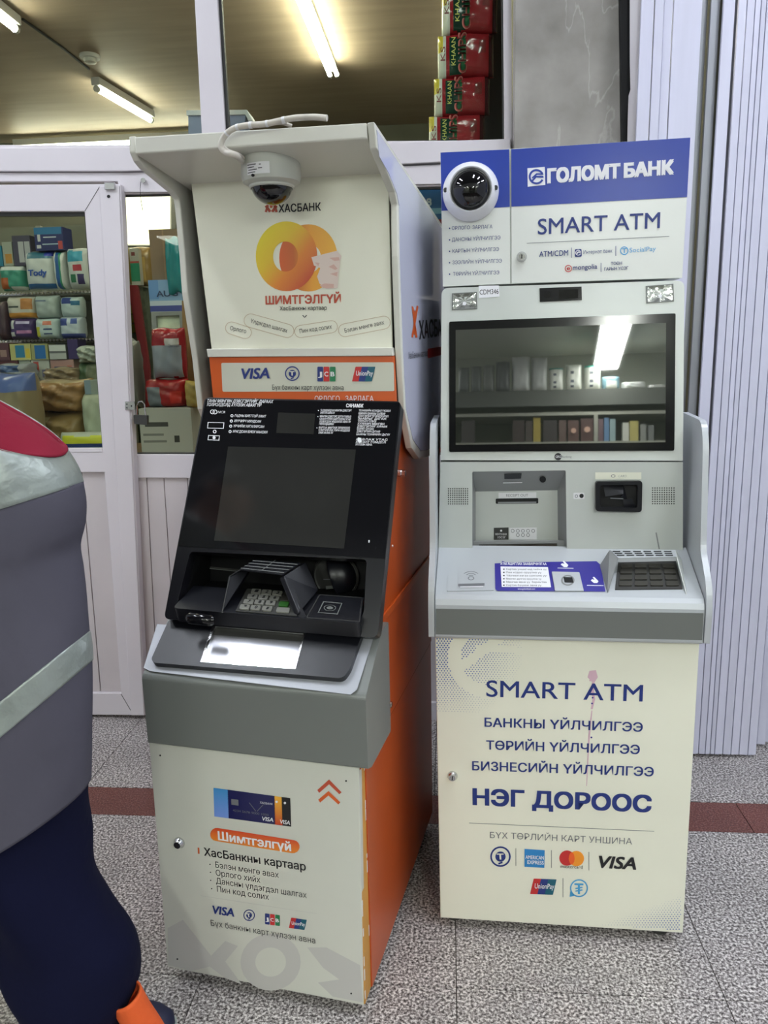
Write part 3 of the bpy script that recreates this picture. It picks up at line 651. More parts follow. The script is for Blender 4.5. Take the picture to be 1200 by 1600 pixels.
# grey cabinet, poster box, carton
GY = 4.0
gc = Thing('bill_cabinet', 'grey metal cabinet with a lit window behind the red bag', 'cabinet', base_frame(*WP(GY).P(262, 700).xy, ZC)); p = Pl(gc.fr, Vector((0, GY, 0))-gc.fr.o, (0, -1, 0))
zz = WP(GY).P(262, 487).z
prof(p, 'housing', [(236, 487), (286, 486), (292, 700), (244, 700)], M['atm_shade'], -.3, 0, [[(244, 494), (280, 493), (282, 532), (246, 533)]], th=gc, bevel=.002)
shape(gc, 'window', p, [(243, 493), (281, 492), (283, 533), (245, 534)], mat('lit_cabinet_window', (206, 214, 190), .3, var=.3, vscale=14), off=-.02, thick=.01)
P_('soap_box', 'sky blue box lettered AUG on the grey cabinet', 'box', (233, 437, 284, 486), GY+.02, .12, (128, 160, 196), [(0, .78, 1, .98, (62, 70, 140)), (0, .66, 1, .78, (186, 196, 208)), (0, 0, .3, .6, (100, 140, 190))], soft=False, rest=zz, txt=('AUG', (245, 464), (278, 462), 9, (46, 60, 92), dict(bold=.02)))
zz2 = WP(GY+.02).P(255, 437).z
P_('carton', 'brown cardboard carton under the light box', 'carton', (235, 358, 280, 437), GY+.06, .2, (128, 106, 84), [(.45, 0, .52, 1, (150, 122, 92)), (0, .45, 1, .47, (104, 84, 66))], soft=False, rest=zz2, rough=.7)
P_('plastic_bag', 'teal plastic bag hanging in front of the cardboard carton', 'bag', (257, 370, 284, 458), GY-.01, .05, (22, 120, 124), [(.0, .0, .3, .12, (60, 150, 146))], rough=.22, e=3, noise=.12, seed=31, pinch=.1)
P_('laundry_bag', 'upper red laundry bag with grey text panel', 'bag', (233, 512, 284, 592), 3.62, .12, (150, 24, 36), [(.03, .36, .96, .97, (150, 156, 172)), (.52, .2, .9, .32, (206, 200, 200))], rough=.25, seed=32, noise=.05, txt=('Эмээл', (263, 543), (280, 542), 5, (60, 60, 80)))
zs = WP(3.62).P(258, 592).z; zbx = WP(3.55).P(258, 638).z
P_('laundry_bag', 'lower red bag squashed beneath the upper red laundry bag', 'bag', (222, 593, 288, 638), 3.6, .14, (160, 26, 30), [(.1, .25, .42, 1, (112, 118, 128)), (.62, .4, .88, .85, (206, 44, 36))], rough=.25, seed=33, noise=.05, rest=zbx)
P_('print_box', 'white carton with black print at the window sill', 'carton', (219, 638, 300, 708), 3.55, .2, (178, 178, 172), [(.1, .28, .55, .42, (60, 60, 60)), (.05, .48, .65, .5, (70, 70, 70)), (.05, .56, .45, .58, (120, 120, 118)), (.05, .64, .4, .66, (120, 120, 118)), (.05, .72, .5, .74, (120, 120, 118)), (.65, .6, .75, .75, (60, 60, 56))], soft=False, rest=ZC, rough=.6)
single('wooden_post', MB().slab(WP(3.8), WP(3.8).px([(284, 470), (303, 470), (317, 701), (290, 701)]), -.1, 0), mat('post_wood', (150, 116, 70), .5, var=.2, vscale=6, stretch=(1, 1, .15)), 'brown wooden post behind the window beside the red bags', 'post')
P_('film_bag', 'clear yellowish film bag right of the lower red bag', 'bag', (286, 595, 322, 640), 3.56, .1, (176, 152, 84), rough=.15, seed=34, noise=.08, rest=zbx)
P_('grey_sack', 'grey plastic sack squeezed behind the door stile', 'sack', (192, 530, 213, 636), 3.64, .12, (120, 122, 116), rough=.25, seed=35, noise=.1)
# bags through the door glass, resting on the counter
zl = WP(3.6).P(70, 652).z
P_('grain_bag', 'lower brown wrapped grain bag on the counter', 'bag', (34, 646, 126, 707), 3.55, .34, (150, 124, 76), [(.1, .1, .4, .2, (186, 170, 120))], rough=.25, seed=40, noise=.06, rest=ZC, e=4)
P_('grain_bag', 'big upper brown film-wrapped grain bag', 'bag', (42, 594, 124, 647), 3.56, .3, (158, 122, 76), [(.1, .12, .35, .22, (176, 130, 84)), (.0, 0, 1, .1, (170, 152, 112))], rough=.2, seed=41, noise=.08, e=4)
P_('rice_sack', 'tall beige sack with blue top at the left edge', 'sack', (-30, 584, 43, 707), 3.32, .2, (140, 126, 96), [(0, .0, 1, .2, (84, 104, 160))], rough=.3, seed=42, noise=.05, rest=ZC, e=5)
P_('bedding_bag', 'white and blue wrapped bag behind the beige sack', 'bag', (-10, 568, 36, 600), 3.86, .2, (150, 156, 160), [(0, .1, .8, .4, (70, 96, 140))], rough=.2, seed=43, noise=.1)
P_('crinkled_bag', 'clear crinkled bag of snacks over the big brown bag', 'bag', (64, 574, 118, 604), 3.86, .12, (140, 124, 96), rough=.12, seed=44, noise=.18)
P_('flour_sack', 'plain pale green-white sack beside the brown bags', 'sack', (124, 614, 166, 696), 3.56, .2, (178, 186, 164), rough=.5, seed=45, noise=.03, e=6)
P_('striped_sack', 'white sack with yellow and navy stripe lying at the sill', 'sack', (88, 677, 168, 708), 3.42, .12, (176, 184, 170), [(.1, .12, 1, .42, (196, 200, 40)), (.12, .42, 1, .58, (26, 52, 112))], rough=.4, seed=46, noise=.02, rest=ZC)
P_('film_roll_bag', 'clear bag of white foam with crinkled top near the door stile', 'bag', (116, 540, 156, 568), 3.9, .16, (176, 184, 172), rough=.15, seed=47, noise=.15)
P_('green_bundle', 'dark green and grey bundle under the foam bag', 'bundle', (117, 566, 158, 617), 3.9, .2, (70, 96, 62), [(.4, .05, 1, .6, (112, 120, 96))], rough=.35, seed=48, noise=.05)
P_('small_carton', 'small pale grey carton on the flour sack', 'carton', (132, 594, 160, 616), 3.6, .1, (160, 172, 164), [(0, 0, .35, 1, (140, 160, 172))], soft=False, rough=.6)
P_('violet_box', 'dark violet box at the right end of the lower shelf', 'box', (106, 530, 122, 562), F1+.01, .1, (54, 40, 90), soft=False, rest=zm)
# snack bags at the upper right window
cx = 3.03
for i, (a, b, l, r_) in enumerate(((-30, 49, 692, 778), (48, 118, 686, 772), (117, 178, 680, 766), (177, 236, 672, 758))):
    nm = ('top', 'second', 'third', 'bottom')[i]
    o = P_('snack_bag', 'red and green snack bag, %s one of the column in the window' % nm, 'snack bag', (l-2, a, r_, b), cx, .07, (150, 34, 42),
       [(0, 0, .1, .45, (196, 180, 60)), (0, .45, .1, 1, (206, 206, 190)), (.1, 0, .16, 1, (196, 196, 186)), (.2, .12, .44, .95, (24, 58, 46)), (.44, .1, .50, .9, (30, 96, 58)), (.75, .2, .85, .5, (120, 40, 40)), (.88, 0, 1, 1, (64, 18, 22))], rough=.18, group='column of snack bags', seed=50+i, noise=.05, e=4)
    fr = Frame(o.location.x, o.location.y, 0, o.location.z); tp = Pl(fr, (0, -.040, 0), (0, -1, 0))
    def rt(t, u, va, vb, h, c, **k):
        mb = MB(); mb.keepn = True; V, F_ = textmesh(t); A_, B_ = tp.uv(u, va), tp.uv(u, vb); ex = (B_-A_).normalized(); ey = Vector((-ex.y, ex.x)); x0 = min(q.x for q in V); x1 = max(q.x for q in V)
        hh = (tp.uv(u+h, va)-tp.uv(u, va)).length; mb.v = [tp.at(A_+ex*((q.x-x0)*(B_-A_).length/(x1-x0))+ey*(q.y*hh/CAP), .001) for q in V]; mb.f = [list(f) for f in F_]
        x = bpy.data.objects.new('lettering', mb.mesh('lettering', colm(c))); COL.objects.link(x); x.parent = o
    m_ = (a+b)/2; w_ = r_-l
    rt('KHAAN', l+.30*w_, b-16, a+10, 6.5, (214, 214, 110), bold=.03)
    rt('CHIPS', l+.50*w_, b-4, a+2, 13, (206, 120, 110), bold=.05)
    rt('CHIPS', l+.495*w_, b-5, a+3, 11, (170, 30, 40), bold=.02)
    rt('KS', l+.11*w_, m_+12, m_-10, 7, (120, 30, 44), bold=.03)
prof(WP(3.16), 'display_board', [(745, -120), (800, -120), (800, 240), (735, 240)], mat('dark_display_board', (40, 36, 32), .4, var=.4, vscale=12), -.03, 0)
tag(bpy.data.objects['display_board'], 'dark board behind the column of snack bags', 'board'); del bpy.data.objects['display_board']['kind']
pb = Thing('paper_box', 'pale blue folded paper box on the beam behind the mullion', 'box', base_frame(*WP(3.0).P(340, 232))); p = Pl(pb.fr, Vector((0, 3.0, 0))-pb.fr.o, (0, -1, 0))
M['bluepaper'] = mat('pale_blue_card', (150, 158, 186), .7)
prof(p, 'carton_body', [(294, 178), (384, 178), (378, 232), (294, 232)], M['bluepaper'], -.08, 0, th=pb)
prof(p, 'lid_flap', [(292, 173), (386, 172), (396, 190), (388, 189), (384, 180), (292, 181)], M['sticker'], -.085, .006, th=pb)
P_('nappy_carton', 'blue carton numbered 68 glimpsed between the two machines', 'carton', (640, 293, 700, 352), 3.1, .1, (30, 96, 156), [(0, .55, 1, .72, (120, 170, 200)), (0, .85, 1, 1, (160, 40, 50))], soft=False, txt=('68', (659, 322), (674, 321), 11, (214, 226, 236), dict(bold=.04)))
P_('nappy_carton', 'red and white pack under the blue numbered carton', 'carton', (640, 352, 700, 420), 3.08, .2, (150, 36, 44), soft=False, rest=ZC)
# dark clutter shelf behind the space between the machines
# ================================================================== shared marks
def ring(th, pl, c, r0, r1, m, parent=None, off=.0012, name='emblem', ky=1):
    o = [(c[0]+r1*math.cos(a*math.pi/14), c[1]+r1*ky*math.sin(a*math.pi/14)) for a in range(28)]
    i = [(c[0]+r0*math.cos(a*math.pi/14), c[1]+r0*ky*math.sin(a*math.pi/14)) for a in range(28)]
    return th.add(name, MB().slab(pl, pl.px(o), 0, off, [pl.px(i)] if r0 else (), flat=True), m, parent)
def disc(th, pl, c, r, m, parent=None, off=.0012, name='emblem', thick=0, label=None, k=20):
    o = [(c[0]+r*math.cos(a*2*math.pi/k), c[1]+r*math.sin(a*2*math.pi/k)) for a in range(k)]
    return th.add(name, MB().slab(pl, pl.px(o), off-thick, off, flat=not thick), m, parent, label=label)
def bar(th, pl, a, b, w, m, parent=None, off=.0012, name='printed_line'):
    A, B = Vector(a), Vector(b); d = (B-A).normalized(); n = Vector((-d.y, d.x))*w/2
    return th.add(name, MB().slab(pl, pl.px([tuple(A-n), tuple(B-n), tuple(B+n), tuple(A+n)]), 0, off, flat=True), m, parent)
def visa(th, pl, A, B, h, parent, m='navy'):
    T(th, pl, 'VISA', A, B, h, M[m], parent, 'card_logo', bold=.035, shear=.22, off=.0014)
def tugrik(th, pl, c, r, parent):
    ring(th, pl, c, r*.84, r, M['navy'], parent, name='card_logo')
    ring(th, pl, c, 0, r*.5, M['navy'], parent, name='card_logo')
    T(th, pl, 'T', (c[0]-r*.3, c[1]+r*.25), (c[0]+r*.3, c[1]+r*.25), r*.55, M['cream'], parent, 'card_logo', bold=.04, off=.0018)
    bar(th, pl, (c[0]-r*.2, c[1]+r*.7), (c[0]+r*.2, c[1]+r*.55), r*.16, M['navy'], parent, name='card_logo')
def jcb(th, pl, c, w, h, parent, sk=0):
    for i, (l, m) in enumerate(zip('JCB', ('navy', 'red', 'green'))):
        x = c[0]+(i-1)*w*.35; y = c[1]+(i-1)*w*.35*sk
        shape(th, 'card_logo', pl, [(x-w*.155, y-h/2), (x+w*.155, y-h/2+w*.3*sk), (x+w*.155, y+h/2+w*.3*sk), (x-w*.155, y+h/2)], M[m], parent, off=.0012, r=.002)
        T(th, pl, l, (x-w*.1, y+h*.15), (x+w*.1, y+h*.15+w*.2*sk), h*.3, M['whiteink'], parent, 'card_logo', bold=.03, off=.0018)
def unionpay(th, pl, c, w, h, parent, sk=0):
    for i, m in enumerate(('red', 'navy', 'teal')):
        x0 = c[0]-w*.5+i*w*.3; x1 = x0+w*(.38 if i < 2 else .34); f = lambda x: (x-c[0])*sk
        shape(th, 'card_logo', pl, [(x0+h*.12, c[1]-h/2+f(x0)), (x1+h*.12, c[1]-h/2+f(x1)), (x1-h*.12, c[1]+h/2+f(x1)), (x0-h*.12, c[1]+h/2+f(x0))], M[m], parent, off=.0011+.0002*i, r=.0015)
    T(th, pl, 'UnionPay', (c[0]-w*.38, c[1]+h*.1-w*.38*sk), (c[0]+w*.42, c[1]+h*.1+w*.42*sk), h*.32, M['whiteink'], parent, 'card_logo', bold=.01, shear=.15, off=.0022)
def lock(th, pl, c, r, parent, name='lock', ky=1):
    p = pl.P(*c, 0); R = (pl.P(c[0]+r, c[1])-p).length
    o = th.add(name, MB().lathe(p, pl.n, [(R*1.15, 0), (R*1.15, .003), (R, .006), (R*.75, .010), (R*.7, .012), (0, .012)], 20), M['chrome'], parent, smooth=35)
    return th.add('key_slot', MB().slab(pl, [pl.uv(*c)+Vector(q) for q in ((-R*.12, -R*.45), (R*.12, -R*.45), (R*.12, R*.45), (-R*.12, R*.45))], .0118, .0124), M['dark'], parent or None)
def golomt(th, pl, c, r, m, parent, off=.002, name='emblem'):
    """the swirl in the bank's square: an open ring with two slanted strokes"""
    k = 24; a0, a1 = math.radians(-25), math.radians(-335)
    o = [(c[0]+r*math.cos(a0+(a1-a0)*i/k), c[1]+r*math.sin(a0+(a1-a0)*i/k)) for i in range(k+1)]
    i_ = [(c[0]+r*.74*math.cos(a0+(a1-a0)*i/k), c[1]+r*.74*math.sin(a0+(a1-a0)*i/k)) for i in range(k+1)]
    mb = MB().slab(pl, pl.px(o+i_[::-1]), 0, off, flat=True)
    mb.slab(pl, pl.px([(c[0]+r*.9, c[1]-r*.12), (c[0]+r*.95, c[1]+r*.12), (c[0]-r*.0, c[1]+r*.1), (c[0]-r*.45, c[1]+r*.62), (c[0]-r*.62, c[1]+r*.45), (c[0]-r*.1, c[1]-r*.12)]), 0, off, flat=True)
    mb.slab(pl, pl.px([(c[0]+r*.85, c[1]-r*.45), (c[0]+r*.95, c[1]-r*.25), (c[0]+r*.1, c[1]-r*.25), (c[0]-r*.5, c[1]+r*.25), (c[0]-r*.6, c[1]+r*.1), (c[0]+r*.0, c[1]-r*.47)]), 0, off, flat=True)
    return th.add(name, mb, m, parent)

# ================================================================== RIGHT MACHINE
RF = Frame(-.0294, 1.7393, -.0426)
ra = Thing('atm', 'wide grey cash machine under a blue and white sign, right of the orange-sided one', 'cash machine', RF)
def ry(y): return Pl(RF, (0, y, 0), (0, -1, 0))
PD, PM, PS = ry(0), ry(.15), ry(.204)
PF = Pl(RF, (0, .15, 1.192), (0, -.418, .05))
PT = Pl(RF, (0, .0, .9082), (0, -.07, .16), e1=(1, 0, 0))
mb = MB().box(.004, .603, .018, .56, .03, .80); ra.add('cabinet_body', mb, M['atm_grey'], bevel=.003)
for x in (.03, .55):
    for y in (.05, .5): ra.add('foot', MB().lathe((x+.01, y, 0), (0, 0, 1), [(.022, 0), (.022, .012), (.01, .014), (.01, .034)], 14), M['gasket'])
ra.add('upper_body', MB().box(.012, .575, .22, .56, .80, 1.60), M['atm_grey'])
dr = ra.add('door', MB().slab(PD, PD.px([(680, 994), (1093, 1005), (1067, 1458), (688, 1434)]), -.018, 0), M['cream'], bevel=.002)
lock(ra, PD, (707, 1212), 7, dr)
N = M['navy']
T(ra, PD, 'SMART ATM', (760, 1088), (1003.5, 1095.8), 25, N, dr, bold=.008)
T(ra, PD, 'БАНКНЫ ҮЙЛЧИЛГЭЭ', (757.4, 1135), (1003.5, 1143), 13, N, dr, bold=.022)
T(ra, PD, 'ТӨРИЙН ҮЙЛЧИЛГЭЭ', (760, 1170.5), (999, 1178), 13, N, dr, bold=.022)
T(ra, PD, 'БИЗНЕСИЙН ҮЙЛЧИЛГЭЭ', (738.2, 1203), (1020.7, 1212.7), 13, N, dr, bold=.022)
T(ra, PD, 'НЭГ ДОРООС', (740, 1256.7), (1016, 1268.2), 23, N, dr, bold=.048)
bar(ra, PD, (733, 1285.5), (1022, 1298.5), .8, M['greyink'], dr)
T(ra, PD, 'БҮХ ТӨРЛИЙН КАРТ УНШИНА', (765.8, 1309), (987.4, 1319.2), 9, M['greyink'], dr, bold=0)
tugrik(ra, PD, (782, 1338), 16, dr)
for u, a, b in ((806, 1325, 1352.5), (861.6, 1328, 1355.6), (920, 1330.7, 1359.5), (879.7, 1371.7, 1401.6)): bar(ra, PD, (u, a), (u, b), .8, M['greyink'], dr)
shape(ra, 'card_logo', PD, [(819.5, 1326), (851, 1328), (850.5, 1355.5), (819.5, 1354)], MATS.get('logo_blue') or mat('logo_blue', (44, 130, 196), .4), dr, off=.0012)
T(ra, PD, 'AMERICAN', (821, 1341), (849.5, 1342.5), 5.5, M['whiteink'], dr, 'card_logo', bold=.02, off=.0018)
T(ra, PD, 'EXPRESS', (824, 1349), (849.5, 1350), 5.5, M['whiteink'], dr, 'card_logo', bold=.02, off=.0018)
disc(ra, PD, (885.8, 1340.3), 12, M['red'], dr, name='card_logo'); disc(ra, PD, (900.5, 1341), 12, M['amber'], dr, off=.0014, name='card_logo')
lens = [(893.2+4.6*math.cos(a*.5236), 1340.6+9.5*math.sin(a*.5236)) for a in range(12)]
shape(ra, 'card_logo', PD, lens, mat('logo_orange', (238, 98, 36), .4), dr, off=.0017)
T(ra, PD, 'mastercard', (875.8, 1355.6), (910.3, 1357), 5, M['ink'], dr, 'card_logo')
visa(ra, PD, (936, 1355), (993, 1358), 18, dr, 'ink')
unionpay(ra, PD, (850, 1385), 38, 24, dr, .03)
ring(ra, PD, (904.6, 1387.4), 12, 14, M['skyink'], dr, name='card_logo')
shape(ra, 'card_logo', PD, [(891, 1392), (890, 1401), (899, 1399)], M['skyink'], dr, off=.0012)
T(ra, PD, 'T', (898, 1396), (911, 1396.5), 16, M['skyink'], dr, 'card_logo', bold=.03); bar(ra, PD, (899, 1388), (910, 1386), 2, M['skyink'], dr, name='card_logo'); bar(ra, PD, (899, 1392), (910, 1390), 2, M['skyink'], dr, name='card_logo')
# halftone dots in two corners
M['dotink'] = mat('halftone_ink', (84, 104, 168), .45)
def dots(cond, u0, v0, u1, v1, st, sk):
    mb = MB(); i = 0; v = v0
    while v < v1:
        u = u0+(st/2 if i % 2 else 0)
        while u < u1:
            s = cond(u, v)
            if s > .18:
                q = PD.uv(u, v+(u-u0)*sk); mb.slab(PD, [q+Vector((math.cos(a*math.pi/3), math.sin(a*math.pi/3)))*.0021*s for a in range(6)], 0, .0008, flat=True)
            u += st
        v += st*.72; i += 1
    return ra.add('halftone_print', mb, M['dotink'], dr, kind='stuff')
def c1(u, v):
    r = math.hypot(u-762, v-1026); e = min(1, max(0, 1.25-(math.hypot(u-680, (v-995)*1.05)/118)))
    if 42 < r < 62 and u < 790: return 0
    if r < 42 and abs((u-745)*.8+(v-1022)) < 9: return 0
    if u > 745 and abs(v-1012-(u-760)*.02) < 5: return 0
    return e**.6*1.0
def c2(u, v):
    e = (u-900)/165*1.0 + (v-1457)/60
    return min(1, max(0, e))**.5 if u < 1066-(v-1380)*.055 and v < 1449+(u-1000)*.06 else 0
dots(c1, 683, 998, 815, 1112, 4.6, .025); dots(c2, 900, 1372, 1070, 1452, 4.6, .0)
M['stain'] = mat('pink_stain', (212, 176, 190), .6)
for pts in ([(921, 1048), (931, 1047), (934, 1058), (929, 1066), (928, 1080), (930, 1092), (926, 1108), (923, 1108), (926, 1090), (922, 1078), (925, 1066), (918, 1058)], [(924, 1110), (925.5, 1110), (921, 1160), (917, 1228), (916, 1228), (919, 1150)]):
    shape(ra, 'stain', PD, pts, M['stain'], dr, off=.0005)
for q in ((926, 1090), (925, 1099), (924, 1152), (927, 1052), (922, 1063)): disc(ra, PD, q, 1.5, M['purple'] if q[1] > 1080 else M['stain'], dr, off=.0007, name='stain', k=7)
# console ledge
pr = [(.16, .978), (.0, .908), (-.012, .902), (-.020, .893), (-.024, .88), (-.024, .803), (-.018, .797), (.16, .797)]
con = ra.add('console', MB().prism(pr, 'x', -.0005, .6025), M['silver_light'], bevel=.002)
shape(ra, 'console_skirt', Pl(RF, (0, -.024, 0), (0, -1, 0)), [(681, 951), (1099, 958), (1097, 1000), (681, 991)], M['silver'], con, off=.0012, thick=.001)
# wings
wp = rnd([(.27, 1.297), (.10, 1.29), (.075, 1.24), (.045, 1.0), (-.020, .93), (-.030, .87), (-.026, .80), (.27, .80)], [.0, .04, .03, .02, .03, .01, .005, 0])
for x0, x1 in ((.6035, .617), (-.0155, -.0015)): ra.add('side_wing', MB().prism(wp, 'x', x0, x1), M['silver_light'], bevel=.003)
# middle panel with the cash recess
rec = [(738, 737), (884, 735), (886, 866), (738, 866)]
mp = ra.add('middle_panel', MB().slab(PM, PM.px([(688, 722), (1067, 722), (1067, 866), (685, 866)]), -.07, 0, [rnd(PM.px(rec), .004)]), M['atm_grey'], bevel=.0015)
PR = ry(.2)
F4 = [PM.P(*q, -.004) for q in rec]; B4 = [PR.P(*q) for q in ((743, 768), (871, 766), (872, 870), (743, 870))]
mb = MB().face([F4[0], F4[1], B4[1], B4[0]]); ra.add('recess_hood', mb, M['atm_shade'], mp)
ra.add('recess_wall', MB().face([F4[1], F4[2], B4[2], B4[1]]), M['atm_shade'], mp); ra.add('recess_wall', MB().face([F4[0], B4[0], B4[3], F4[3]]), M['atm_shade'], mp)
PRs = Pl(RF, (0, .2, 0), (0, -1, 0))
ra.add('recess_panel', MB().slab(PRs, PRs.px([(741, 766), (873, 764), (874, 872), (741, 872)]), -.01, 0), M['atm_grey'], mp)
PH = Pl(RF, F4[0], (B4[0]-F4[0]).cross(Vector((1, 0, 0))))
shape(ra, 'camera_window', PH, [(788, 740), (815, 739), (814, 747.5), (788, 748)], M['blackgloss'], mp, off=.001, r=.002)
disc(ra, PH, (848, 748.5), 5, M['dark'], mp, name='sensor'); bar(ra, PH, (786, 754), (816, 753.4), 1.6, M['sticker'], mp)
S1 = lambda n, pts, m, o=.001, **k: shape(ra, n, PR, pts, m, mp, off=o, **k)
S1('slot_label', [(779, 770), (838, 769), (838, 778), (779, 778.5)], M['sticker']); T(ra, PR, 'RECEIPT OUT', (791, 776), (825, 775.6), 4, M['greyink'], mp, off=.0014)
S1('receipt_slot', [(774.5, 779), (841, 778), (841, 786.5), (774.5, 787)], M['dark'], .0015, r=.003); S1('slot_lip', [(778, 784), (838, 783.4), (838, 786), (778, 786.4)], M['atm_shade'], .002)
S1('notice_label', [(771.6, 824.5), (794.6, 824), (794.6, 843), (771.6, 843.4)], M['gasket']); S1('notice_label', [(796, 824.6), (838.6, 824), (838.6, 843), (796, 843)], M['sticker'])
for k in range(5): ring(ra, PR, (801+k*8, 829.3), 2, 2.8, M['greyink'], mp, off=.0015)
for k in range(3): ring(ra, PR, (809+k*8, 835.8), 2, 2.8, M['greyink'], mp, off=.0015)
T(ra, PR, 'МӨНГӨ АВАХ', (774, 836), (792, 836), 3, M['sticker'], mp, off=.0015); T(ra, PR, 'ХЭСЭГ', (777, 841), (790, 841), 3, M['sticker'], mp, off=.0015); disc(ra, PR, (783, 829), 1.6, M['sticker'], mp, off=.0015)
PC2 = ry(.168)
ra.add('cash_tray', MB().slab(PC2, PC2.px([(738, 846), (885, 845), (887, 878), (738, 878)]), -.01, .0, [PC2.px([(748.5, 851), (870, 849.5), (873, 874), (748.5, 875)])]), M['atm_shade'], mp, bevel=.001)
shape(ra, 'cash_shutter', ry(.176), [(747, 850), (872, 848), (875, 876), (747, 877)], M['chute'], mp, off=0, thick=.004)
for q in ((851, 857), (869, 868)): disc(ra, PC2, q, 2.4, M['purple'], mp, name='stain', off=.001, k=9)
# speaker grilles
for u0, v0, u1, v1, c_, r_ in ((700.7, 763.6, 730.6, 787.4, 10, 8), (1019.6, 762.4, 1053, 787, 10, 8)):
    mb = MB()
    for i in range(c_):
        for j in range(r_):
            q = PM.uv(u0+(u1-u0)*i/(c_-1), v0+(v1-v0)*j/(r_-1)); mb.slab(PM, [q+Vector((math.cos(a*math.pi/3), math.sin(a*math.pi/3)))*.0017 for a in range(6)], 0, .0006, flat=True)
    ra.add('speaker_grille', mb, M['dark'], mp)
# headphone jack and card reader
shape(ra, 'jack_plate', PM, rect(896, 770, 913, 779.5), M['sticker'], mp, off=.0015, thick=.001, r=.002); disc(ra, PM, (908.5, 774.6), 3.4, M['dark'], mp, off=.002, name='audio_jack'); ring(ra, PM, (900.5, 775), 1.6, 2.5, M['greyink'], mp, off=.002)
shape(ra, 'reader_label', PM, rect(930, 738, 1002, 749), M['cream'], mp, off=.0008); T(ra, PM, 'CARD', (966, 745.5), (979, 745.5), 3.6, M['greyink'], mp); ring(ra, PM, (958, 743.6), 2.4, 3.4, M['greyink'], mp, ky=.7)
cr = ra.add('card_reader', MB().slab(PM, rnd(PM.px([(929.5, 751), (1002, 750), (1001, 798.5), (929.5, 797)]), .008), 0, .014, [rnd(PM.px([(936, 757), (995, 756), (994, 792), (936, 791)]), .006)]), M['black'], bevel=.002)
shape(ra, 'reader_well', PM, rect(933, 753, 999, 795), M['dark'], cr, off=.0015, thick=.001)
q = [PM.P(u, v, o) for u, v, o in ((942, 757, .002), (974, 757, .002), (974, 772, .016), (946, 776, .016))]; ra.add('reader_jaw', MB().face(q).face([PM.P(974, 757, .002), PM.P(980, 780, .002), PM.P(970, 777, .014), PM.P(974, 772, .016)]), M['black'], cr)
q = [PM.P(u, v, o) for u, v, o in ((973, 780, .012), (988, 779, .012), (993, 792, .002), (975, 794, .004))]; ra.add('reader_jaw', MB().face(q), M['black'], cr)
bar(ra, PM, (952, 776.5), (972, 777.5), 1.4, M['greyink'], cr, off=.016, name='card_slot')
bar(ra, PM, (1025, 832), (1030, 858), 2, M['atm_shade'], mp, off=.0006, name='scratch')
# screen section
fa = ra.add('screen_housing', MB().slab(PF, rnd(PF.px([(688.5, 719), (1067, 720), (1069.5, 438), (690, 450)]), [.002, .002, .018, .018]), -.16, 0), M['atm_grey'], bevel=.003)
bz = ra.add('screen_bezel', MB().slab(PF, rnd(PF.px([(702, 503), (1055, 490), (1053, 704), (702, 706)]), .004), 0, .004), M['blackgloss'], fa)
M['mirror_lcd'] = mat('reflective_display', (40, 43, 38), .02, ior=2.8)
shape(ra, 'display', PF, [(712, 516), (1040, 505), (1039, 691), (712, 695)], M['mirror_lcd'], fa, off=.0046)
for pts, in (([(706, 458.5), (745, 456), (746, 483), (706, 485)],), ([(1009, 447), (1052, 443.5), (1053, 471), (1010, 474)],)):
    c = (sum(p[0] for p in pts)/4, sum(p[1] for p in pts)/4); fr_ = ra.add('lamp', MB().slab(PF, PF.px(pts), 0, .002, [PF.px([(c[0]+(p[0]-c[0])*.9, c[1]+(p[1]-c[1])*.88) for p in pts])]), M['silver'], bevel=.0005)
    mb = MB(); cc = PF.P(*c, -.004+.002)
    n = 16
    for i in range(n):
        def e(t):
            t = t % 4; k = int(t); f = t-k; a, b = pts[k], pts[(k+1) % 4]; return PF.P(a[0]+(b[0]-a[0])*f, a[1]+(b[1]-a[1])*f, .0015)
        mb.face([e(i*4/n), e((i+1)*4/n), cc+(PF.n*(.0022 if i % 2 else .0005))])
    ra.add('lamp_facets', mb, M['lamp'], fr_); disc(ra, PF, (c[0], c[1]+4), 3, M['whiteink'], fr_, off=.003, name='lamp_bulb', k=10)
shape(ra, 'camera_bar', PF, [(843, 450.5), (908.5, 448), (909, 469), (843.5, 472)], M['blackgloss'], fa, off=.002, thick=.002); shape(ra, 'camera_lens', PF, [(873, 453), (903, 452), (903, 466), (873, 468)], M['dome'], fa, off=.0026); ring(ra, PF, (855, 461), 0, 5, M['dome'], fa, off=.0026, name='camera_lens')
shape(ra, 'number_sticker', PF, [(748, 447), (779.5, 446), (780.5, 463.5), (748, 466)], M['whiteink'], fa, off=.0012); T(ra, PF, 'CDM346', (749.5, 460.5), (779, 459.2), 7.5, M['ink'], fa, off=.0016, bold=.0)
disc(ra, PF, (872, 713.5), 5.6, M['ink'], fa, name='maker_logo'); T(ra, PF, 'GRG', (868, 715.4), (876.5, 715.2), 3.6, M['whiteink'], fa, 'maker_logo', off=.0018); T(ra, PF, 'Banking', (878, 715.3), (893, 715), 3.2, M['greyink'], fa, 'maker_logo')
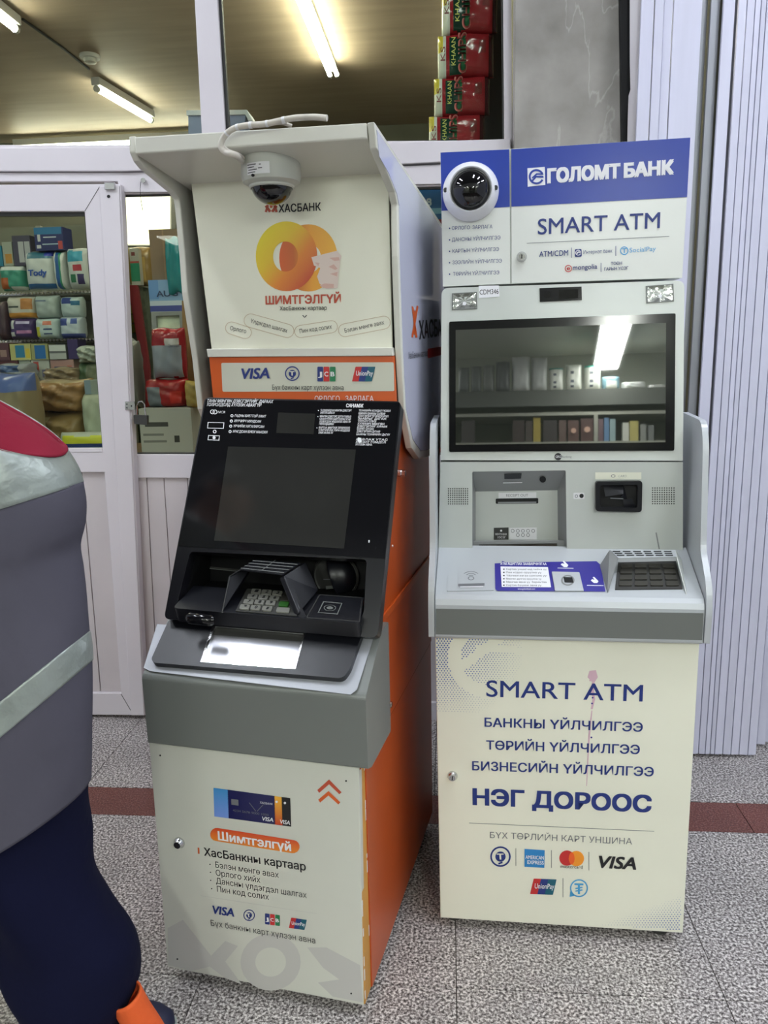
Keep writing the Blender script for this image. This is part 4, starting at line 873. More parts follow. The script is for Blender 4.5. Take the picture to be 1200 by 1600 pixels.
# things on the console top
S2 = lambda n, pts, m, o=.0012, **k: shape(ra, n, PT, pts, m, con, off=o, **k)
S2('contactless_plate', [(701, 882), (770, 880.5), (772, 923), (698.5, 924.5)], M['silver_light'], .002, thick=.002, r=.003)
S2('contactless_pad', [(717, 884), (755, 883), (757, 914), (716, 915)], M['silver_light'], .0035, thick=.0015, r=.002)
for k, r_ in enumerate((5, 10, 15)):
    o = [(736+r_*math.cos(math.radians(a)), 904+r_*.62*math.sin(math.radians(a))) for a in range(-140, -39, 10)]; i_ = [(736+(r_-1.2)*math.cos(math.radians(a)), 904+(r_-1.2)*.62*math.sin(math.radians(a))) for a in range(-40, -141, -10)]
    S2('contactless_icon', o+i_, M['greyink'], .0040)
ring(ra, PT, (736, 905.5), 3.6, 5, M['greyink'], con, off=.004, ky=.6, name='contactless_icon'); S2('pad_slot', [(716, 914), (757, 913), (757, 917), (716, 918)], M['greyink'], .0037); bar(ra, PT, (719, 919), (755, 918.5), 1.5, M['whiteink'], con, off=.004)
S2('guide_sticker', [(773, 881), (783, 880.5), (785, 877), (790, 879.5), (932, 877.5), (938, 883), (946, 925), (777, 924), (774, 921)], M['purple'], .0014)
S2('guide_text_panel', [(782, 886), (856, 887), (861, 918.5), (784, 918)], M['whiteink'], .0019)
T(ra, PT, 'АТМ АШИГЛАХ ЗААВАРЧИЛГАА', (782, 883.6), (854, 884), 3.4, M['whiteink'], con, bold=.03, off=.0019)
for k in range(6):
    v = 890.5+k*5; bar(ra, PT, (786, v), (788.5, v), 1.8, M['ink'], con, off=.0022); 
    T(ra, PT, ('Картаа уншигчид хийнэ үү', 'Пин кодоо оруулна уу', 'Үйлчилгээгээ сонгоно уу', 'Мөнгөн дүнгээ оруулна уу', 'Мөнгөө авна уу, баримтаа', 'Картаа буцааж авна уу')[k], (791, v+1.2), (854-(k % 2)*8, v+1.4), 2.6, M['ink'], con, off=.0022)
T(ra, PT, 'www.golomtbank.com', (809, 922.3), (836, 922.3), 2.6, M['whiteink'], con, off=.0019)
S2('fingerprint_reader', [(862, 895), (905, 896), (912, 925), (867, 924.5)], M['silver_light'], .004, thick=.003, r=.002, bevel=.0008)
ring(ra, PT, (887, 909), 8, 10.5, M['atm_shade'], con, off=.0046, ky=.8, name='finger_guide'); S2('finger_sensor', [(880, 904), (894, 904.5), (896, 913), (882, 912.6)], M['dark'], .0048)
for c, s in (((882, 882), 1), ((929, 907), 1)):
    mb = MB().slab(PT, PT.px([(c[0]-6, c[1]+1), (c[0]-4, c[1]-1), (c[0], c[1]), (c[0]-3, c[1]-4), (c[0]-1, c[1]-5), (c[0]+3, c[1]-1), (c[0]+6, c[1]+2), (c[0]+4, c[1]+5), (c[0]-1, c[1]+5)]), 0, .0019, flat=True); ra.add('hand_icon', mb, M['whiteink'], con)
bar(ra, PT, (871, 888.5), (896, 889), .9, M['whiteink'], con, off=.0019); bar(ra, PT, (917, 915.5), (943, 916), .9, M['whiteink'], con, off=.0019)
# keypad under its metal hood
h = .036
kp = ra.add('keypad', MB().slab(PT, PT.px([(966, 876), (1055, 874.5), (1066, 921), (961, 922)]), 0, .0025), M['gasket'], con)
for j in range(4):
    for i in range(4):
        f = lambda s, t: (lerp(lerp(967, 962.5, t), lerp(1054, 1064, t), s), lerp(882, 920, t))
        s0, s1 = .04+i*.245, .04+i*.245+.2; t0, t1 = .03+j*.245, .03+j*.245+.17
        ra.add('key', MB().slab(PT, rnd(PT.px([f(s0, t0), f(s1, t0), f(s1, t1), f(s0, t1)]), .002, 3), .0025, .006), M['darkkeys'], con, bevel=.0006)
hb, hf, tf, tb = PT.P(938, 884), PT.P(950, 926.5), PT.P(966, 873, h), PT.P(953, 860.5, h)
rb, rf, rtf, rtb = PT.P(1064, 876), PT.P(1072, 929), PT.P(1057, 871, h), PT.P(1055, 860.5, h)
def panel(pts, t):
    n = (pts[1]-pts[0]).cross(pts[2]-pts[0]).normalized()*t; mb = MB(); k = len(pts)
    mb.v = [p for p in pts]+[p+n for p in pts]; mb.f = [list(range(k)), [k+i for i in reversed(range(k))]]+[[i, (i+1) % k, k+(i+1) % k, k+i] for i in range(k)]; return mb
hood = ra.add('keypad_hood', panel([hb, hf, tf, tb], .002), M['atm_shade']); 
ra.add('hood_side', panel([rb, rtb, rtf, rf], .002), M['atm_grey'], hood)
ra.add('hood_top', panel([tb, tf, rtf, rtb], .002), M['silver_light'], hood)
PHd = Pl(RF, tb, (tf-tb).cross(rtb-tb), e1=(1, 0, 0))
for j, v in enumerate((863, 866, 869)):
    for i in range(6):
        u = 957+j*3.2+i*(16-.4*j)
        bar(ra, PHd, (u, v), (u+12, v), 1.5, M['dark'], hood, off=.0028, name='vent_slit')
lf = [tf, rtf, PT.P(1056, 876.5, h-.008), PT.P(966, 878.5, h-.008)]; ra.add('hood_lip', panel(lf, .002), M['silver_light'], hood)
# sign box
sb = ra.add('sign_box', MB().slab(PS, PS.px([(688.5, 238.5), (1078.5, 215), (1065.5, 434), (692.5, 447.5)]), -.30, -.004), M['atm_grey'], bevel=.001)
L1, R1 = [(688, 238), (796, 233), (797, 443.5), (692, 448)], [(798.3, 233), (1079, 214.6), (1066, 434.3), (799.3, 443)]
ra.add('sign_panel', MB().slab(PS, PS.px(L1), -.004, 0), M['white'], sb, bevel=.0008); ra.add('sign_panel', MB().slab(PS, PS.px(R1), -.004, 0), M['white'], sb, bevel=.0008)
shape(ra, 'sign_header', PS, [(688.3, 238.4), (795.7, 233.4), (796.5, 323.3), (690, 329.5)], M['blue'], sb, off=.0006); shape(ra, 'sign_header', PS, [(798.6, 233.3), (1078.6, 215), (1073.5, 308), (799, 323)], M['blue'], sb, off=.0006)
shape(ra, 'emblem', PS, [(824, 263), (851, 261), (852, 289), (824.5, 292)], M['whiteink'], sb, off=.0012); golomt(ra, PS, (838, 276.5), 12, M['blue'], sb)
T(ra, PS, 'ГОЛОМТ', (856.5, 285.5), (967.5, 277.5), 19.5, M['whiteink'], sb, bold=.075, off=.0014); T(ra, PS, 'БАНК', (976, 277), (1051, 271.5), 19.5, M['whiteink'], sb, bold=.075, off=.0014)
T(ra, PS, 'SMART ATM', (840.5, 366.5), (1030.5, 356.3), 24, N, sb, bold=.008)
bar(ra, PS, (823, 380.3), (1045.6, 369.4), .8, M['greyink'], sb)
T(ra, PS, 'ATM/CDM', (842.5, 401.5), (887.7, 399.2), 8.5, N, sb, bold=.008)
bar(ra, PS, (892.7, 387), (892.7, 403), .9, N, sb); shape(ra, 'emblem', PS, [(898, 389.5), (908.5, 389), (909, 401), (898, 401.5)], N, sb, off=.001, r=.003); golomt(ra, PS, (903.3, 395), 4.4, M['whiteink'], sb)
T(ra, PS, 'Интернэт банк', (911.5, 397), (956.5, 394.6), 5.4, N, sb, bold=.004)
bar(ra, PS, (962, 384.5), (962, 400), .9, N, sb); ring(ra, PS, (975.3, 391.8), 5.2, 6.6, M['skyink'], sb); T(ra, PS, 'T', (972, 395.5), (978.6, 395), 7, M['skyink'], sb, bold=.02); T(ra, PS, 'SocialPay', (983.5, 394.6), (1024.5, 391.8), 7, M['skyink'], sb, bold=0)
ring(ra, PS, (888, 419.7), 4.4, 5.6, M['red'], sb); T(ra, PS, 'e', (885.6, 422), (890.4, 422), 6, M['red'], sb, bold=.03); T(ra, PS, 'mongolia', (895, 421.8), (933, 419.8), 7.4, N, sb, bold=.01)
bar(ra, PS, (939, 411), (939, 425), .8, N, sb); T(ra, PS, 'ТООН', (954.4, 414.3), (971.6, 413.4), 4.6, N, sb, bold=.005); T(ra, PS, 'ГАРЫН ҮСЭГ', (944, 423), (981.6, 421), 4.6, N, sb, bold=.005)
lock(ra, PS, (815, 401.6), 7, sb)
for i, (t_, a, b) in enumerate((('ОРЛОГО, ЗАРЛАГА', (706, 359.3), (769.4, 356.8)), ('ДАНСНЫ ҮЙЛЧИЛГЭЭ', (706, 377.4), (781.9, 374)), ('КАРТЫН ҮЙЛЧИЛГЭЭ', (707, 395.2), (779.5, 392)), ('ЗЭЭЛИЙН ҮЙЛЧИЛГЭЭ', (707, 413), (784, 410.3)), ('ТӨРИЙН ҮЙЛЧИЛГЭЭ', (708, 430.9), (780, 428.6)))):
    T(ra, PS, t_, a, b, 5.4, N, sb, bold=.004); disc(ra, PS, (702.5, a[1]-2.4), 1.2, N, sb, name='bullet', k=8)
# dome camera on the sign
c = PS.P(735.5, 301, 0)
dc = Thing('dome_camera', 'white rimmed dome camera mounted on the blue sign panel', 'camera', Frame(*(RF.M @ c)[:2], RF.t, (RF.M @ c).z))
R_ = .0655
dc.add('trim_ring', MB().lathe((0, -.001, 0), (0, -1, 0), [(R_*.9, 0), (R_, .001), (R_, .012), (R_*.96, .022), (R_*.84, .036), (R_*.76, .042), (R_*.72, .040), (R_*.70, .030), (0, .030)], 48), M['camwhite'], smooth=30)
dc.add('dome', MB().lathe((0, -.026, 0), (0, -1, 0), [(R_*.69*math.cos(a*math.pi/24), R_*.62*math.sin(a*math.pi/24)) for a in range(13)], 40), M['dome'], smooth=60)
for s in (-1, 1): dc.add('screw', MB().lathe((s*R_*.88, -.024, .002), (0, -1, 0), [(.005, 0), (.005, .012), (.0, .012)], 12), M['gasket'])
# ================================================================== LEFT MACHINE
LF = Frame(-.6725, 1.5401, -.1769)
la = Thing('atm', 'tall narrow cash machine with orange sides and a hooded white canopy', 'cash machine', LF)
def ly(y): return Pl(LF, (0, y, 0), (0, -1, 0))
def lx(x): return Pl(LF, (x, 0, 0), (1, 0, 0))
LD, LS, LC, LO, LW = ly(0), ly(-.028), ly(.33), lx(.49), lx(.52)
LB = Pl(LF, (0, .05, .882), (0, -.475, .25), e1=(1, 0, 0))
LT = Pl(LF, (0, -.028, .79), (0, -.085, .128), e1=(1, 0, 0))
LE = Pl(LF, (0, 0, .905), (0, -.045, .16), e1=(1, 0, 0))
body = la.add('cabinet_body', MB().prism([(.05, .03), (.05, .62), (.74, .62), (.74, .03)], 'x', .006, .482), M['gasket'])
la.add('upper_body', MB().prism([(.05, .62), (.02, .66), (.10, .84), (.235, .84), (.25, 1.10), (.345, 1.36), (.345, 1.80), (.74, 1.80), (.74, .62)], 'x', .055, .482), M['gasket'])
for x in (.04, .44):
    for y in (.09, .68): la.add('foot', MB().lathe((x, y, 0), (0, 0, 1), [(.02, 0), (.02, .012), (.01, .014), (.01, .034)], 14), M['dark'])
la.add('side_panel', MB().prism([(.052, .035), (.006, .03), (.006, .60), (.052, .60), (.76, .60), (.76, .035)][0:0] + [(.05, .033), (.76, .033), (.76, .600), (.05, .600)], 'x', .4825, .494), M['orange'], bevel=.0015)
la.add('side_panel', MB().prism([(.004, .604), (.76, .604), (.76, .865), (.098, .865), (.09, .85)], 'x', .4825, .496), M['orange'], bevel=.002)
la.add('side_panel', MB().prism([(.098, .869), (.76, .869), (.76, 1.35), (.345, 1.35)], 'x', .4825, .494), M['orange'], bevel=.003)
la.add('side_panel', MB().prism([(.05, .033), (.76, .033), (.76, .62), (.05, .62)], 'x', -.0, .0055), M['orange'], bevel=.002)
la.add('side_panel', MB().prism([(.10, .62), (.76, .62), (.76, 1.35), (.375, 1.35), (.13, .869)], 'x', .045, .0545), M['orange'], bevel=.002)
la.add('side_ledge', MB().prism([(.10, .856), (.76, .856), (.76, .876), (.10, .876)], 'x', .494, .500), M['orange'], bevel=.0025)
la.add('side_seam', MB().prism([(.05, .598), (.76, .598), (.76, .606), (.05, .606)], 'x', .482, .4935), M['gasket'])
for q in ((622, 739), (600, 1100)):
    c = lx(.494).P(*q); o = la.add('side_lock', MB().lathe(c, (1, 0, 0), [(.009, 0), (.009, .008), (.0075, .010), (.0075, .018), (.005, .019), (0, .019)], 18), M['chrome'], smooth=30)
for q in ((613, 853), (576, 846), (589, 962)): la.add('screw', MB().lathe(lx(.494).P(*q), (1, 0, 0), [(.003, 0), (.003, .0015), (0, .002)], 8), M['sticker'])
# lower door
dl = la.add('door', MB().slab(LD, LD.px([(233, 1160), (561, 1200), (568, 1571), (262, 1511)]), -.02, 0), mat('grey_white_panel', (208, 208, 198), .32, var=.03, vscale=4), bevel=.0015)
la.add('door_edge', MB().box(.470, .4905, .0025, .051, .031, .611), M['yellowed'], dl, bevel=.001)
mb = MB(); rn = random.Random(3)
for k in range(14):
    z = .05+.04*k+rn.uniform(-.01, .01); y = rn.choice((.004, .047)); mb.box(.4900, .4912, y-.0012, y+.0012+rn.uniform(0, .002), z, z+rn.uniform(.006, .03))
la.add('paint_chip', mb, M['sticker'], dl)
lock(la, LD, (280.6, 1316.3), 7, dl)
for q in ((250.7, 1180), (541, 1219.8), (277.5, 1498), (549, 1551.7)): disc(la, LD, q, 1.5, M['dark'], dl, name='screw', k=8)
# pale watermark
M['watermark'] = mat('pale_watermark', (194, 192, 188), .35)
for pts in ([(262, 1450), (286, 1437), (330, 1493), (352, 1470), (372, 1478), (352, 1502), (378, 1538), (350, 1527), (328, 1510), (300, 1517), (263, 1508)], [(480, 1480), (510, 1480), (563, 1508), (567, 1566), (520, 1557), (497, 1535), (530, 1530), (505, 1512)]):
    shape(la, 'watermark', LD, pts, M['watermark'], dl, off=.0005)
ring(la, LD, (423, 1503), 24, 47, M['watermark'], dl, off=.0005, name='watermark', ky=.95)
for pts, m in (([(496, 1234), (514.4, 1217.5), (534, 1237.5), (530.5, 1240.5), (514.4, 1225), (499, 1238.5)], 'red_print'), ([(497.5, 1249), (513.5, 1235.5), (532, 1253), (529, 1256.5), (513.5, 1242.5), (500.5, 1253.5)], 'orange_print')): shape(la, 'arrow_print', LD, pts, M[m], dl, off=.0012)
# bank card picture
def sk(u, v): return (u+(v-1253)*.03, v+(u-334)*.134)
card = lambda u0, u1, m, o=.001, v0=1230.5, v1=1275.2: shape(la, 'card_picture', LD, [sk(u0, v0), sk(u1, v0), sk(u1, v1), sk(u0, v1)], m, dl, off=o)
card(334.5, 357, gradmat('card_sky', [(0, (120, 150, 226)), (1, (60, 140, 200))], 'Z')); card(356, 430, M['navy'] if 0 else mat('card_navy', (20, 22, 80), .3)); card(429, 441, gradmat('card_orange', [(0, (196, 60, 30)), (1, (240, 180, 60))], 'Z')); card(440.5, 454.5, M['ink'])
card(362, 373, M['greyink'], .0014, 1244, 1253)
T(la, LD, '4234 5678 9000 1000', sk(364, 1263), sk(420, 1263), 3.2, M['greyink'], dl, off=.0015); T(la, LD, 'VISA', sk(410, 1271), sk(427, 1271), 6, M['whiteink'], dl, off=.0016, bold=.02, shear=.2); T(la, LD, 'VISA', sk(438, 1272), sk(453, 1272), 6, M['whiteink'], dl, off=.0016, bold=.02, shear=.2)
T(la, LD, 'ХАСБАНК', sk(407, 1245), sk(427, 1245), 3, M['whiteink'], dl, off=.0016); bar(la, LD, sk(390, 1246), sk(400, 1258), 1, M['greyink'], dl, off=.0015); bar(la, LD, sk(412, 1246), sk(402, 1258), 1, M['greyink'], dl, off=.0015)
for u in (433, 446): disc(la, LD, sk(u, 1239), 2, M['whiteink'], dl, off=.0016, name='card_picture', k=8)
M['pillgrad'] = gradmat('pill_gradient', [(0, (232, 138, 44)), (1, (214, 70, 40))], 'Z')
def pill(pl, a, b, hh, m, th, parent, off, hole=None, name='pill_print'):
    A, B = Vector(a), Vector(b); d = (B-A).normalized(); n = Vector((-d.y, d.x)); P_ = []
    def loop(r, e): 
        o = []
        for k in range(9): t = math.pi/2+math.pi*k/8; o.append(tuple(A+d*(math.cos(t)*r)+n*(math.sin(t)*r)))
        for k in range(9): t = -math.pi/2+math.pi*k/8; o.append(tuple(B+d*(math.cos(t)*r)+n*(math.sin(t)*r)))
        return o
    mb = MB().slab(pl, pl.px(loop(hh, 0)), 0, off, [pl.px(loop(hh-hole, 0))] if hole else (), flat=True)
    return th.add(name, mb, m, parent)
pill(LD, (339, 1303.5), (458, 1322.5), 10.3, M['pillgrad'], la, dl, .001)
T(la, LD, 'Шимтгэлгүй', (342, 1311.5), (455, 1329), 12.5, M['whiteink'], dl, bold=.035, off=.0016)
shape(la, 'printed_line', LD, [(309, 1324), (311.5, 1324.5), (312, 1334), (309.5, 1333.5)], M['orange_print'], dl)
T(la, LD, 'ХасБанкны картаар', (319.7, 1336.3), (478, 1360), 11.5, M['ink'], dl, bold=.022)
for t_, a, b in (('Бэлэн мөнгө авах', (337, 1355), (435.8, 1371.3)), ('Орлого хийх', (337.7, 1367.5), (407, 1379)), ('Дансны үлдэгдэл шалгах', (338, 1380), (479.5, 1403)), ('Пин код солих', (339.6, 1393), (420.5, 1405.8))):
    T(la, LD, t_, a, b, 8.6, M['ink'], dl, bold=-.004); disc(la, LD, (a[0]-8.5, a[1]-5), 1, M['ink'], dl, name='bullet', k=7)
bar(la, LD, (314, 1399), (495, 1427), .5, M['watermark'], dl)
visa(la, LD, (334, 1426.7), (366, 1431.5), 12, dl); tugrik(la, LD, (389.6, 1429.5), 9, dl); jcb(la, LD, (426, 1436), 23, 17, dl, .13); unionpay(la, LD, (466.5, 1443), 26, 16, dl, .13)
T(la, LD, 'Бүх банкны карт хүлээн авна.', (330, 1446), (493, 1474), 8.6, M['ink'], dl, bold=-.004)
# silver front block with black tray
sv = la.add('silver_front', MB().prism(rnd([(.0, .617), (-.028, .628), (-.030, .785), (.10, .876), (.16, .876), (.16, .617)], [.002, .004, .010, .01, 0, 0]), 'x', .019, .5215), M['silver'], bevel=.004)
M['silver_light2'] = M['silver_light']
shape(la, 'silver_rim', LT, [(246, 976), (225, 1044), (234, 1049), (548, 1086), (558, 1078), (586, 990)], mat('rim_silver', (160, 162, 168), .4, metal=.2), sv, off=.0018, thick=.001)
tr = la.add('tray_cover', MB().slab(LT, rnd(LT.px([(268, 974), (240.5, 1036), (244, 1042), (538, 1067), (549, 1052), (572, 985)]), [.01, .008, .008, .012, .012, .01]), .001, .016, [LT.px([(338, 984), (478, 996), (463.5, 1051), (319, 1041)])]), M['black'], bevel=.002)
mb = MB().slab(LT, LT.px([(336, 982), (481, 994), (465, 1053), (316, 1042)]), .001, .017, [LT.px([(340, 986), (476.5, 998), (462, 1050), (320.5, 1040)])])
la.add('tray_frame', mb, M['chrome'], tr, bevel=.0008)
shape(la, 'tray_plate', LT, [(338, 984), (478, 996), (463.5, 1052), (318, 1042)], M['steelplate'], tr, off=.006)
shape(la, 'tray_lip', LT, [(339, 985), (477, 997), (474, 1007), (333, 996)], M['gasket'], tr, off=.010)
# black fascia, leaning back
hole = [(297, 862), (573, 874), (568, 962), (276, 946)]
fb = la.add('fascia', MB().slab(LB, rnd(LB.px([(320, 621), (627, 627), (590, 997), (256, 967)]), [.012, .014, .016, .014]), -.03, 0, [rnd(LB.px(hole), .01)]), M['blackpanel'], bevel=.003)
shape(la, 'gloss_panel', LB, [(322, 624), (624, 629.5), (601, 873.5), (279, 853)], M['blackgloss'], fb, off=.0012, thick=.001)
shape(la, 'display', LB, [(357, 698), (556.5, 703), (538, 857.5), (335, 845)], M['lcd_off'], fb, off=.0019)
shape(la, 'sensor_window', LB, [(435, 645), (493, 647), (490.5, 679), (432, 677)], M['lcd_off'], fb, off=.0019)
WI = M['whiteink']; tt = lambda s, a, b, h_, **k: T(la, LB, s, a, b, h_, WI, fb, off=.002, **k)
tt('ТАНЫ МӨНГӨН ДЭВСГЭРТИЙГ ДАРААХ', (324, 629), (427, 630.5), 4.4, bold=.02, shear=.15); tt('ТОХИОЛДОЛД ХҮЛЭЭН АВАХГҮЙ:', (323.4, 635), (408.6, 636), 4.4, bold=.02, shear=.15)
tt('NCR', (341, 646), (352.5, 646.4), 3.6); ring(la, LB, (332.5, 644), 2.6, 3.6, WI, fb, off=.002); ring(la, LB, (336.5, 644.2), 2.6, 3.6, WI, fb, off=.002)
for i, (s, a, b) in enumerate((('ГАДНЫ БИЕТТЭЙ ХАМТ', (367, 651.8), (416, 653)), ('ХУУЧИРЧ МУУДСАН', (366, 660), (408, 661)), ('ҮРЧИЙЖ НУГАЛАРСАН', (365, 668), (413, 669.2)), ('УРАГДСАН БУЮУ НААСАН', (364, 676.4), (418, 677.8)))):
    tt(s, a, b, 3.6, bold=.015, shear=.12); ring(la, LB, (a[0]-4, a[1]-1.6), 1.2, 2.3, WI, fb, off=.002)
for r0, r1, r2, r3 in ((325.3, 660, 351, 669.8), (326, 680.4, 344, 688.2)):
    la.add('outline_print', MB().slab(LB, LB.px([(r0, r1), (r2, r1+.6), (r2-1, r3+.6), (r0-1, r3)]), 0, .002, [LB.px([(r0+1, r1+1), (r2-1, r1+1.5), (r2-2, r3-.4), (r0, r3-1)])], flat=True), WI, fb)
ring(la, LB, (336, 674.8), 1.6, 2.8, WI, fb, off=.002); disc(la, LB, (335, 684.4), 2.4, WI, fb, off=.002)
tt('САНАМЖ', (541, 636.8), (567.6, 637.3), 5, bold=.035)
words = ['ТА ДАВХАРДСАН МӨНГӨН ДЭВСГЭРТ', 'ХИЙХГҮЙ БАЙНА УУ', 'МӨНГӨН ДЭВСГЭРТ ДУТУУ ГАРВАЛ', 'САНХҮҮГИЙН БАЙГУУЛЛАГАТАЙ', 'ХОЛБОГДОЖ МЭДЭЭЛЭЛ АВНА УУ', 'ГҮЙЛГЭЭ УДААШИРВАЛ', 'КАРТАА МАРТАЖ ОРХИХООС', 'СЭРГИЙЛЖ ПИН КОДОО', 'ХАМГААЛНА УУ']
for i, (s, v) in enumerate(zip(words, (643, 647, 652.5, 656.5, 660.5, 664.5, 670, 674, 678))):
    L_ = .42 if i in (1, 5, 8) else .95; u = 501-(v-643)*.09; tt(s, (u, v), (u+49*L_+2, v+.8*L_), 2.9, bold=.01)
    if i in (0, 2, 6): disc(la, LB, (u-3, v-1), .8, WI, fb, off=.002, k=6)
words2 = ['ТЕХНИКИЙН АСУУДАЛ ҮҮСВЭЛ', 'ӨӨРИЙН БАНКНЫ САЛБАР', 'ДЭЛГЭРЭНГҮЙ МЭДЭЭЛЭЛ', 'ЗААВРЫГ ДАГАЖ', 'ҮЙЛЧЛҮҮЛНЭ', 'ХУУРАМЧ МӨНГӨН', 'ДЭВСГЭРТИЙГ ХУРААЖ', 'БАРИМТ ОЛГОНО', 'ДЭВСГЭРТИЙН ДУГААР', 'БАНКНЫ ТЕХНИКИЙН ДАГУУ', 'ЛАВЛАХ УТАС', 'ХҮСЭЛТ ГОМДОЛ', 'ХҮЛЭЭН АВНА']
for i, (s, v) in enumerate(zip(words2, (643.5, 648, 652, 656, 660, 664, 668, 672, 676, 680.5, 688.5, 692.5, 696.5))):
    L_ = (.95, .8, .9, .85, .55, .8, .9, .5, .7, 1, .95, .9, .5)[i]; u = 561-(v-643)*.1; tt(s, (u, v), (u+52*L_, v+.8*L_), 2.9, bold=.01)
shape(la, 'worn_spot', LB, [(560, 684), (565, 685), (565.5, 691), (561, 693), (558.5, 688)], WI, fb, off=.0021)
# recess, ledge
PB = ly(.205)
mb = MB(); H4 = [LB.P(*q, -.004) for q in hole]; y1 = .215
K4 = [Vector((p.x+(.01 if i in (0, 3) else -.01), y1, min(p.z, 1.02) if i < 2 else .93)) for i, p in enumerate(H4)]
mb.face(K4); 
for i in range(4): j = (i+1) % 4; mb.face([H4[i], H4[j], K4[j], K4[i]])
la.add('recess', mb, mat('recess_black', (9, 9, 11), .6, spec=.3), fb)
PK = ly(y1-.001)
bar(la, PK, (317, 885), (374, 890.5), 3, M['gasket'], fb, off=.003, name='money_slot'); bar(la, PK, (317, 886.4), (374, 892), 1, M['silver'], fb, off=.0045, name='slot_edge')
lo = [(303, 915), (569, 933), (562, 974), (269.5, 950)]
lg = la.add('keypad_ledge', MB().slab(LE, rnd(LE.px(lo), [.004, .004, .014, .014]), -.036, 0), M['black'], bevel=.003)
c = PK.P(526, 899); cr2 = la.add('card_reader', MB().lathe(c, (0, -1, 0), [(.055, 0), (.055, .006), (.051, .010), (.048, .008), (0, .008)], 32), M['gasket'], smooth=30)
mb = MB(); k = 14; R_ = .046
rows_ = []
for i in range(9):
    ph = math.pi/2*i/8; rows_.append([c+Vector((R_*math.cos(ph)*math.cos(a)+.004, -.008-R_*.9*math.sin(ph), R_*math.cos(ph)*math.sin(a))) for a in [math.pi*(-.45)+math.pi*1.1*j/k for j in range(k+1)]])
mb.v = [p for r in rows_ for p in r]; mb.f = [[i*(k+1)+j, i*(k+1)+j+1, (i+1)*(k+1)+j+1, (i+1)*(k+1)+j] for i in range(8) for j in range(k)]; mb.sm = True
mb.face([r[0] for r in rows_]+[r[-1] for r in rows_[::-1]])
la.add('reader_bulb', mb, M['black'], cr2); bar(la, PK, (514, 914), (545, 911), 5, M['silver'], cr2, off=.022, name='reader_slot')
bar(la, PK, (508, 903), (520, 903), 1.2, M['greyink'], cr2, off=.012, name='reader_slot')
# keypad and hood
la.add('keypad_plate', MB().slab(LE, LE.px([(386, 921), (462, 927), (464, 964), (368, 956)]), 0, .003), M['gasket'], lg, bevel=.001)
kc = [(400.8, 927.6), (417, 928.8), (434, 930.5), (451, 932), (395, 935.6), (412, 936.7), (429.4, 938), (447, 939.5), (389, 943.8), (406, 944.6), (423.5, 945.6), (444, 947.5), (383, 952), (400, 953.2), (418, 954.4), (442.7, 956.8)]
for i, (u, v) in enumerate(kc):
    w = 10 if i in (15,) else 7.4; m = M['greenkey'] if i == 11 else M['keys']; hh = 3.5
    if i in (3, 7): m = M['darkkeys']
    k_ = la.add('key', MB().slab(LE, rnd(LE.px([(u-w+1.2, v-hh-.5), (u+w+1.2, v-hh+.5), (u+w-1.2, v+hh+.5), (u-w-1.2, v+hh-.5)]), .0035, 3), .003, .007), m, lg, bevel=.0006, label='green key' if i == 11 else None)
for i, s in enumerate('123 456 789 *0#'):
    if s != ' ': u, v = kc[i]; T(la, LE, s, (u-1.8, v+1.8), (u+1.8, v+2), 3.6, M['ink'], lg, off=.0076, bold=.03)
hL = [LE.P(346, 957), LE.P(372, 920), LE.P(396, 880, .055), LE.P(358, 900, .055)]
hR = [LE.P(461, 962), LE.P(492, 925), LE.P(472, 881, .055), LE.P(437, 903, .055)]
hd = la.add('keypad_hood', panel(hL, .003), M['black']); la.add('hood_side', panel(hR, .012), M['black'], hd, bevel=.002); la.add('hood_side', panel([hR[0], hR[3], hR[3]+Vector((.03, 0, -.015)), LE.P(480, 967)], .003), M['black'], hd, bevel=.001)
tA, tB, tC, tD = LE.P(374, 890, .066), LE.P(400, 873.5, .066), LE.P(470, 880, .066), LE.P(441, 898, .066)
la.add('hood_top', panel([hL[3], hL[2], tB, tA], .002), M['black'], hd)
la.add('hood_top', panel([tA, tB, tC, tD], .002), M['black'], hd)
PHl = Pl(LF, tA, (tB-tA).cross(tD-tA), e1=(1, 0, 0))
for i, (a, b) in enumerate((((377, 889.5), (444, 896.5)), ((383, 885.6), (451, 892)), ((389, 881.6), (458, 887.6)), ((395, 877.6), (465, 883.6)))): bar(la, PHl, a, b, 1.1, M['silver'], hd, off=.003, name='hood_rib')
bar(la, PHl, (409, 893), (431, 876.8), .9, M['silver'], hd, off=.003, name='hood_rib')
la.add('contactless_outline', MB().slab(LE, LE.px([(505, 940), (535, 942.6), (527.7, 960.5), (496.5, 957.8)]), 0, .0008, [LE.px([(506.2, 941.2), (533.4, 943.6), (526.6, 959.2), (498.2, 957)])], flat=True), M['silver'], lg)
la.add('contactless_outline', MB().slab(LE, LE.px([(499, 929), (566, 934), (562, 972), (478, 966)]), 0, .0006, [LE.px([(500, 930), (565, 935), (561, 971), (480, 965)])], flat=True), M['gasket'], lg)
ring(la, LE, (515.5, 950.5), 8.5, 9.6, M['silver'], lg, ky=.5, name='contactless_icon'); ring(la, LE, (515.5, 950.5), 0, 5, M['silver'], lg, ky=.5, name='contactless_icon')
PQ = ly(-.03)
c0, c1_ = LE.P(300, 962, -.012), LE.P(338, 966, -.012)
la.add('latch', MB().tube([c0+Vector((0, -.012, 0)), c0+Vector((.004, -.014, 0)), c1_+Vector((-.004, -.014, 0)), c1_+Vector((0, -.012, 0))], [.010, .013, .013, .010], 14), M['blackgloss'], smooth=50)
